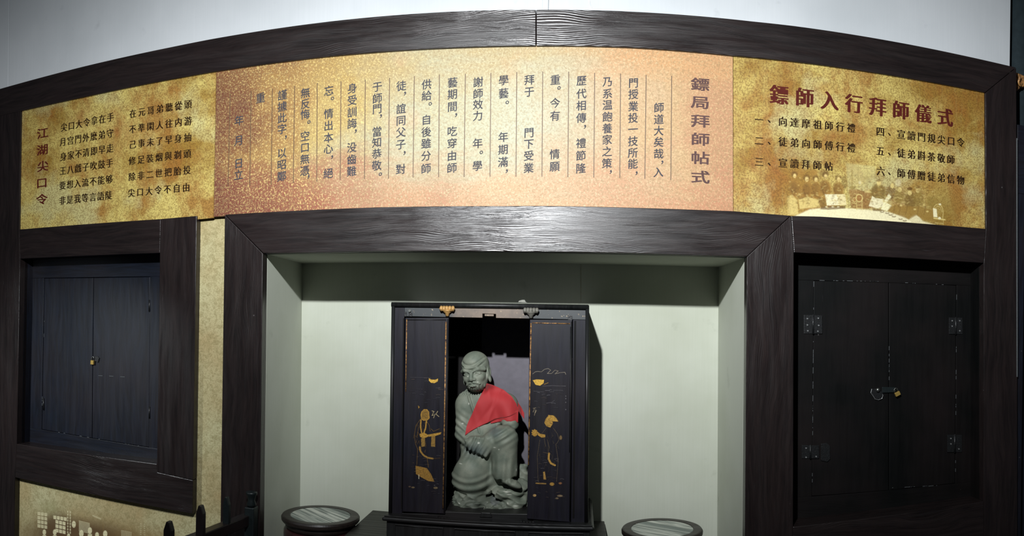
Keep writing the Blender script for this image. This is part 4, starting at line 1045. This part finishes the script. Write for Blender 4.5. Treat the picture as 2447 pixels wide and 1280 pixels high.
def ell(c_, r, k=8, sub=False, ang=0.0, cut=None, fr=None):
    if fr is None: c_ = tow(c_)
    ca, sa = math.cos(ang), math.sin(ang); R = max(r[0], r[1])
    if fr is not None:       # fr: (centre, rotation matrix) - head space
        cc = fr[0] + fr[1] @ np.array(c_, float); Rm = fr[1] ; RR = max(r)
        def f(x, y, d):
            px, py, pd = x - cc[0], y - cc[1], d - cc[2]
            u = px * Rm[0, 0] + py * Rm[1, 0] + pd * Rm[2, 0]; v = px * Rm[0, 1] + py * Rm[1, 1] + pd * Rm[2, 1]; w = px * Rm[0, 2] + py * Rm[1, 2] + pd * Rm[2, 2]
            n = np.sqrt((u / r[0]) ** 2 + (v / r[1]) ** 2 + (w / r[2]) ** 2)
            return (n - 1) * min(r)
        put(f, [cc[0] - RR, cc[1] - RR, cc[2] - RR], [cc[0] + RR, cc[1] + RR, cc[2] + RR], k, sub); return
    def f(x, y, d):
        dx, dy = x - c_[0], y - c_[1]; u, v = dx * ca + dy * sa, -dx * sa + dy * ca
        n = np.sqrt((u / r[0]) ** 2 + (v / r[1]) ** 2 + ((d - c_[2]) / r[2]) ** 2)
        return (n - 1) * min(r)
    put(f, [c_[0] - R, c_[1] - R, c_[2] - r[2]], [c_[0] + R, c_[1] + R, c_[2] + r[2]], k, sub, cut)


def cap(a, b, ra, rb, k=8, sub=False, cut=None, fr=None):
    if fr is None: a, b = tow(a), tow(b)
    a, b = np.array(a, float), np.array(b, float)
    if fr is not None: a, b = fr[0] + fr[1] @ a, fr[0] + fr[1] @ b
    ab = b - a; L = float(ab @ ab)
    def f(x, y, d):
        t = np.clip(((x - a[0]) * ab[0] + (y - a[1]) * ab[1] + (d - a[2]) * ab[2]) / L, 0, 1)
        return np.sqrt((x - a[0] - t * ab[0]) ** 2 + (y - a[1] - t * ab[1]) ** 2 + (d - a[2] - t * ab[2]) ** 2) - (ra + (rb - ra) * t)
    R = max(ra, rb); put(f, np.minimum(a, b) - R, np.maximum(a, b) + R, k, sub, cut)


hem = lambda x, y, d: (y - YH) * (1 + d / F) + YH - np.interp(x, [1070, 1082, 1098, 1118, 1142, 1160, 1182, 1205, 1290], [1152, 1163, 1176, 1181, 1184, 1178, 1166, 1160, 1160]).astype(np.float32)
hem2 = lambda x, y, d: (y - YH) * (1 + d / F) + YH - np.interp(x, [1150, 1178, 1200, 1218, 1234, 1290], [1143, 1143, 1143, 1142, 1136, 1134]).astype(np.float32)
# rock seat and base first
for c_, r in [((1128, 1204, 16), (46, 34, 56)), ((1180, 1207, 10), (60, 28, 58)), ((1150, 1150, -24), (66, 70, 30)), ((1228, 1196, 14), (36, 28, 44)), ((1212, 1176, 34), (34, 16, 30)), ((1105, 1190, 24), (22, 20, 26))]:
    ell(c_, r, 5)
cap((1249, 1118, -6), (1249, 1190, 0), 13, 17, 4); ell((1244, 1165, 20), (20, 24, 22), 4)
w_, x, y, d = region((1074, 1080, -72), (1272, 1232, 92))
rock = np.sin(x * .10 + np.sin(y * .09) * 2) * np.sin(y * .12 + np.sin(d * .1) * 2) * np.cos(d * .09) * 4.0
rock = rock + 1.8 * np.abs(np.sin(x * .11 - y * .19 + d * .07)) - 1.6 * np.abs(np.sin(x * .15 + y * .10 + d * .13))
S[w_] += rock.astype(np.float32)
# robe and body
ell((1157, 988, -8), (54, 58, 36), 12); ell((1152, 958, -2), (44, 34, 30), 12)
ell((1114, 966, -4), (24, 30, 26), 12); ell((1204, 962, -6), (32, 26, 28), 12)
cap((1137, 915, 2), (1143, 950, -4), 21, 24, 8)
ell((1157, 1058, 2), (58, 56, 42), 14)
cap((1110, 968, 0), (1106, 1036, 10), 21, 18, 9)
cap((1107, 1040, 14), (1146, 1064, 44), 18, 17, 9)
cap((1214, 970, 0), (1219, 1012, 22), 23, 20, 9)
cap((1150, 1092, 0), (1128, 1124, 40), 46, 38, 12, cut=hem)
ell((1126, 1142, 32), (46, 44, 42), 10, cut=hem)
ell((1170, 1130, 10), (46, 50, 36), 10, cut=hem)
cap((1160, 1072, 16), (1203, 1046, 52), 36, 31, 10)
cap((1207, 1050, 50), (1206, 1128, 44), 30, 28, 8, cut=hem2)
ell((1207, 1118, 40), (27, 34, 34), 6, cut=hem2)
# clasped hands in long sleeves over the lap
ell((1146, 1064, 54), (36, 20, 18), 6, ang=.25); ell((1172, 1056, 58), (20, 22, 16), 6, ang=-.5)
cap((1166, 1050, 66), (1150, 1080, 66), 10, 7, 4); cap((1176, 1056, 66), (1160, 1086, 64), 9, 6, 4)
for k in range(5):
    cap((1136 + k * 9, 1046 + k * 1.5, 66), (1124 + k * 9, 1074 + k * 2, 66), 4.2, 3.0, 2.4)
# shoe
ell((1224, 1152, 58), (24, 9, 17), 4, ang=.45); ell((1208, 1146, 56), (10, 7, 13), 4)
# folds as relief
w_, x, y, d = region((1074, 930, -20), (1250, 1186, 92))
T = np.zeros(np.broadcast(x, y, d).shape, np.float32)
rad = np.sqrt((x - 1128) ** 2 * .75 + (y - 1074) ** 2)
T += 1.4 * np.sin((rad - 58) * 2 * np.pi / 19) * np.clip((y - 1112) / 12, 0, 1) * np.clip((1192 - x) / 22, 0, 1) * np.clip((rad - 50) / 14, 0, 1)
T += .9 * np.sin(x * .42 + y * .03) * np.clip((x - 1172) / 12, 0, 1) * np.clip((y - 1070) / 20, 0, 1) * np.clip((1140 - y) / 5, 0, 1)
q_ = (x - 1140) * .86 + (y - 1062) * .5
T += 1.6 * np.sin(q_ * 2 * np.pi / 10.5) * np.exp(-((x - 1140) / 34) ** 2 - ((y - 1066) / 20) ** 2)
T += 2.2 * np.sin((y * .9 + x * .55) * 2 * np.pi / 15) * np.exp(-((x - 1208) / 24) ** 2 - ((y - 1026) / 20) ** 2)
T += 1.8 * np.sin((y - x * .7) * 2 * np.pi / 17) * np.exp(-((x - 1106) / 18) ** 2 - ((y - 1022) / 32) ** 2)
lx = 1121 + (y - 935) * .34
T += 2.6 * np.clip((lx - x) / 2.5, -1, 0) * np.exp(-((y - 960) / 46.0) ** 4) * (x < 1190)      # bare chest lies lower than the robe edge
T += 2.2 * np.exp(-((lx - x - 2) / 2.6) ** 2) * (y < 1030)
S[w_] -= T
# head
hc = np.array([1139.5, 885.0, 20.0]); rz = math.radians(-8); ry = math.radians(-13)
Rz = np.array([[math.cos(rz), -math.sin(rz), 0], [math.sin(rz), math.cos(rz), 0], [0, 0, 1]])
Ry = np.array([[math.cos(ry), 0, math.sin(ry)], [0, 1, 0], [-math.sin(ry), 0, math.cos(ry)]])
H = (hc, Rz @ Ry)
def he(c_, r, k=4, sub=False): ell(c_, r, k, sub, fr=H)
def hk(a, b, ra, rb, k=3, sub=False): cap(a, b, ra, rb, k, sub, fr=H)
he((0, -14, -4), (32.5, 33, 35), 6); he((0, 16, 2), (27.5, 30, 28), 8); he((0, 32, 8), (22, 16, 20), 6); he((0, 20, 22), (17, 20, 12), 6)
he((16, 14, 18), (10, 9, 10), 5); he((-16, 14, 18), (10, 9, 10), 5)
for s_ in (-1, 1):
    hk((s_ * 27, -3, 15), (s_ * 15, -6, 27), 5, 5.5, 4); hk((s_ * 15, -6, 27), (s_ * 4, 0, 31), 5.5, 4.5, 4)
    he((s_ * 13, 4.5, 33), (9.5, 4.2, 6), 2.5, True)
    he((s_ * 13, 5, 24.5), (8.2, 4.6, 6.2), 1.6)
    hk((s_ * 20.5, 4, 24.5), (s_ * 13, 1.6, 30), 1.2, 1.5, 1.2); hk((s_ * 13, 1.6, 30), (s_ * 6, 3.5, 29), 1.5, 1.2, 1.2)
    hk((s_ * 20, 6.5, 24.5), (s_ * 13, 9, 28.5), 1.1, 1.4, 1.2); hk((s_ * 13, 9, 28.5), (s_ * 6.5, 7.5, 28.5), 1.4, 1.1, 1.2)
    he((s_ * 6.3, 17.5, 33), (4.2, 3.8, 5), 2)
    he((s_ * 31, 6, -4), (4.2, 16, 9), 2.5); he((s_ * 32, 24, -2), (3.5, 7, 5), 2.5); he((s_ * 34.5, 4, -2), (2.2, 9, 4.5), 1.5, True)
    hk((s_ * 4, 24.5, 34), (s_ * 16, 29, 27), 2.6, 2.2, 2)
hk((0, 1, 31), (0, 15, 38), 3.6, 4.6, 3); he((0, 17, 37), (5, 4.6, 5), 2)
hk((-11, 30.5, 31.5), (0, 28, 35.5), 1.2, 1.6, 1, True); hk((0, 28, 35.5), (11, 30.5, 31.5), 1.6, 1.2, 1, True)
he((0, 32.5, 31.5), (8, 3, 5), 2)
for s_ in (-1, 0, 1): hk((s_ * 3, -5, 33), (s_ * 2.4, 1, 33), 1.6, 1.2, 1.5, s_ == 0)
w_, x, y, d = region((1095, 835, 0), (1175, 945, 92))
px, py, pd = x - hc[0], y - hc[1], d - hc[2]; Rm = H[1]
u = px * Rm[0, 0] + py * Rm[1, 0] + pd * Rm[2, 0]; v = px * Rm[0, 1] + py * Rm[1, 1] + pd * Rm[2, 1]
vc = -9.5 - .018 * u * u + 0 * v
T = 1.7 * np.exp(-((v - vc) / 2.6) ** 2) - 2.0 * np.exp(-((v - vc + 6) / 3.2) ** 2) - 1.4 * np.exp(-((v - vc - 5) / 2.0) ** 2)
T = T * (np.abs(u) < 30) * np.clip((32 - np.abs(u)) / 8, 0, 1) * (pd > 0)
T += .8 * np.sin(u * 1.1 + v * .4) * np.clip((v - 30) / 6, 0, 1)
S[w_] -= T.astype(np.float32)
S = np.maximum(S, (gy - 1224.0)[None, :, None])
S[:, :, 0] = np.maximum(S[:, :, 0], 1); S[:, :, -1] = np.maximum(S[:, :, -1], 1); S[0] = np.maximum(S[0], 1); S[-1] = np.maximum(S[-1], 1); S[:, -1] = np.maximum(S[:, -1], 1); S[:, 0] = np.maximum(S[:, 0], 1)


def surface_nets(S):
    nx, ny, nz = S.shape; neg = S < 0
    cnt = np.zeros((nx - 1, ny - 1, nz - 1), np.uint8)
    for a in (0, 1):
        for b in (0, 1):
            for c_ in (0, 1): cnt += neg[a:nx - 1 + a, b:ny - 1 + b, c_:nz - 1 + c_]
    act = (cnt > 0) & (cnt < 8); I = np.argwhere(act); idx = -np.ones(act.shape, np.int64); idx[act] = np.arange(len(I))
    acc = np.zeros((len(I), 3)); n = np.zeros(len(I))
    cor = [(a, b, c_) for a in (0, 1) for b in (0, 1) for c_ in (0, 1)]
    for p0 in cor:
        for ax in range(3):
            if p0[ax]: continue
            p1 = list(p0); p1[ax] = 1
            v0 = S[I[:, 0] + p0[0], I[:, 1] + p0[1], I[:, 2] + p0[2]]; v1 = S[I[:, 0] + p1[0], I[:, 1] + p1[1], I[:, 2] + p1[2]]
            cr = (v0 < 0) != (v1 < 0); t = np.where(cr, v0 / np.where(cr, v0 - v1, 1), 0)
            pt = np.array(p0, float)[None, :].repeat(len(I), 0); pt[:, ax] += t
            acc[cr] += pt[cr]; n[cr] += 1
    V = I + acc / n[:, None]; Fs = []
    for ax in range(3):
        o1, o2 = (ax + 1) % 3, (ax + 2) % 3
        sl0 = [slice(1, -1)] * 3; sl1 = [slice(1, -1)] * 3; sl0[ax] = slice(0, -1); sl1[ax] = slice(1, None)
        a, b = neg[tuple(sl0)], neg[tuple(sl1)]
        for flip in (False, True):
            E_ = np.argwhere((a & ~b) if not flip else (~a & b))
            E_[:, o1] += 1; E_[:, o2] += 1
            q = []
            for (d1, d2) in ((0, 0), (-1, 0), (-1, -1), (0, -1)):
                c_ = E_.copy(); c_[:, o1] += d1; c_[:, o2] += d2; q.append(idx[c_[:, 0], c_[:, 1], c_[:, 2]])
            q = np.stack(q, 1); q = q[(q >= 0).all(1)]
            Fs.append(q[:, ::-1] if flip else q)
    return V, np.concatenate(Fs)


V, Fq = surface_nets(S)
pxv = np.stack([gx[0] + V[:, 0] * VX, gy[0] + V[:, 1] * VX, gd[0] + V[:, 2] * VX], 1)
# the sculpture is laid out in its own flat plan, one unit = KS metres, then set upright at its place
C0 = P(1168, 1030, YS0)
def stw(q):
    a, b = (q[:, 0] - 1168) * KS * 1.014, (1030 - q[:, 1]) * KS * 1.008
    return np.stack([C0[0] + a - PHI * b, YS0 - q[:, 2] * KS, C0[2] + b + PHI * a], 1)

Wv = stw(pxv)
zmin = Wv[:, 2].min(); zfl = CZB + .022
o = link('statue', Wv, [], None, None, label='grey green clay statue of a seated bald bearded monk, inside the open shrine cabinet', cat='statue')
org = np.array(o['world_origin']); me = o.data; me.clear_geometry()
me.from_pydata((Wv - org).tolist(), [], Fq[:, ::-1].tolist()); me.update(); me.materials.append(M['clay'])
me.polygons.foreach_set('use_smooth', [True] * len(me.polygons))
bmx = bmesh.new(); bmx.from_mesh(me); bmesh.ops.recalc_face_normals(bmx, faces=bmx.faces); bmx.to_mesh(me); bmx.free()
at = me.attributes.new('print', 'FLOAT_COLOR', 'POINT'); ca = np.zeros((len(me.vertices), 4), np.float32)
def dab(cx, cy, rx, ry, col, al, dmin=0):
    m_ = al * np.clip(1.4 - np.sqrt(((pxv[:, 0] - cx) / rx) ** 2 + ((pxv[:, 1] - cy) / ry) ** 2) * 1.2, 0, 1) * (pxv[:, 2] > dmin)
    k_ = m_ > ca[:, 3]; ca[k_, :3] = lin(col); ca[k_, 3] = m_[k_]
dab(1142, 1066, 34, 20, (66, 78, 84), .55, 30); dab(1190, 1022, 20, 14, (74, 88, 92), .45, 20); dab(1150, 1195, 70, 34, (62, 66, 58), .6); dab(1185, 1185, 24, 16, (60, 62, 74), .5)
for cx, cy, rx, ry in [(1147, 891.5, 6, .9), (1141, 888, 2, 1.2), (1153, 888, 2.5, .9), (1125, 896, 2, 1.2), (1148.5, 908.5, 2, 1.1), (1146.5, 918, 1.6, 2), (1127.5, 922, 2, 1.6), (1167, 896, 1.6, 9), (1124, 962, 1.6, 3), (1109, 1009, 3, 2),
                       (1153, 1047, 3, 2.4), (1190, 1056, 4, 1.2), (1200, 1060, 2, 1.5), (1110, 1097, 5, 1.2), (1129, 1069, 1.2, 6), (1139, 1072, 1.2, 5), (1217, 1160, 10, 1.6), (1222, 1166, 6, 1.6), (1203, 1146, 4, 1.4), (1237, 1193, 7, 1.4), (1218, 1187, 3, 1.2),
                       (1106, 1190, 4, 1.4), (1120, 1204, 5, 1.2), (1176, 1208, 6, 1), (1165, 1198, 1.6, 1.6), (1137, 1213, 3, 2), (1238, 1110, 1.2, 4)]:
    dab(cx, cy, rx, ry, (196, 196, 184), .8)  # pale scuffs; those at the eyes are highlights put into the colour
for s_ in range(60):
    dab(rnd.uniform(1090, 1250), rnd.uniform(1186, 1222), rnd.uniform(1, 4), rnd.uniform(.6, 1.4), (150, 150, 140), rnd.uniform(.3, .7))
at.data.foreach_set('color', ca.ravel())
del bmx

# red cloth draped over one shoulder
fd = np.where(S < 0, gd[None, None, :], -99).max(2); fd[fd < -90] = np.nan
def front(x, y):
    i = min(len(gx) - 1, max(0, int((x - gx[0]) / VX))); j = min(len(gy) - 1, max(0, int((y - gy[0]) / VX)))
    w_ = fd[max(0, i - 3):i + 4, max(0, j - 3):j + 4]
    return float(np.nanmean(w_)) if np.isfinite(w_).any() else np.nan
def resamp(pts, n):
    a = np.array(pts, float); s_ = np.r_[0, np.cumsum(np.hypot(*np.diff(a, axis=0).T))]; t = np.linspace(0, s_[-1], n)
    return np.stack([np.interp(t, s_, a[:, 0]), np.interp(t, s_, a[:, 1])], 1)
def drape(name, top, bot, lift, n, mrow, parent=None, wave_=1.0):
    A, B = resamp(top, n), resamp(bot, n); G = np.zeros((mrow, n, 3))
    for j in range(mrow):
        v_ = j / (mrow - 1); G[j, :, :2] = A * (1 - v_) + B * v_
    D = np.array([[front(*G[j, i, :2]) for i in range(n)] for j in range(mrow)])
    D[np.isnan(D)] = 2.0; D = np.maximum(D, 0)
    for _ in range(10):
        Dp = np.pad(D, 1, mode='edge'); Ds = (Dp[:-2, 1:-1] + Dp[2:, 1:-1] + Dp[1:-1, :-2] + Dp[1:-1, 2:]) / 4; D = np.maximum(D * .2 + Ds * .8, D - .8)
    for _ in range(4):
        Dp = np.pad(D, 1, mode='edge'); D = (Dp[:-2, 1:-1] + Dp[2:, 1:-1] + Dp[1:-1, :-2] + Dp[1:-1, 2:]) / 4
    x, y = G[..., 0], G[..., 1]
    D = D + lift + wave_ * (1.5 * np.exp(-(((x - 1180) * .93 + (y - 975) * .36) / 3.5) ** 2) - 1.2 * np.exp(-(((x - 1172) * .8 + (y - 985) * .6 + 6) / 5) ** 2) + 1.0 * np.sin((x * .5 - y * .35) * .22))
    G[..., 2] = D; Pw = stw(G.reshape(-1, 3))
    f = [(j * n + i, (j + 1) * n + i, (j + 1) * n + i + 1, j * n + i + 1) for j in range(mrow - 1) for i in range(n - 1)]
    o = link(name, Pw, f, M['cloth'], parent, smooth=True)
    so = o.modifiers.new('thick', 'SOLIDIFY'); so.thickness = .0016; so.offset = 0
    return o


cloth_o = drape('red_cloth', [(1117, 1034), (1119, 1016), (1123, 1004), (1132, 986), (1144, 958), (1155, 936), (1167, 913), (1184, 921), (1204, 930), (1224, 945), (1235, 962), (1241, 979)],
                [(1117, 1034.5), (1130, 1025), (1146, 1016), (1170, 1005), (1185, 998), (1202, 994), (1220, 989), (1241, 980)], 5.0, 90, 34)
cloth_o['label'] = 'bright red cloth draped over the shoulder of the statue'; cloth_o['category'] = 'cloth'
drape('under_fold', [(1172, 1000), (1200, 990), (1222, 984), (1240, 976)], [(1176, 1008), (1200, 1003), (1220, 1000), (1240, 1004)], 2.4, 40, 8, cloth_o, .3)
drape('tail', [(1236, 958), (1244, 970), (1252, 986)], [(1238, 980), (1246, 992), (1252, 1000)], -6, 16, 8, cloth_o, .2)
del S

for o in SC.objects:
    if 'world_origin' in o: del o['world_origin']
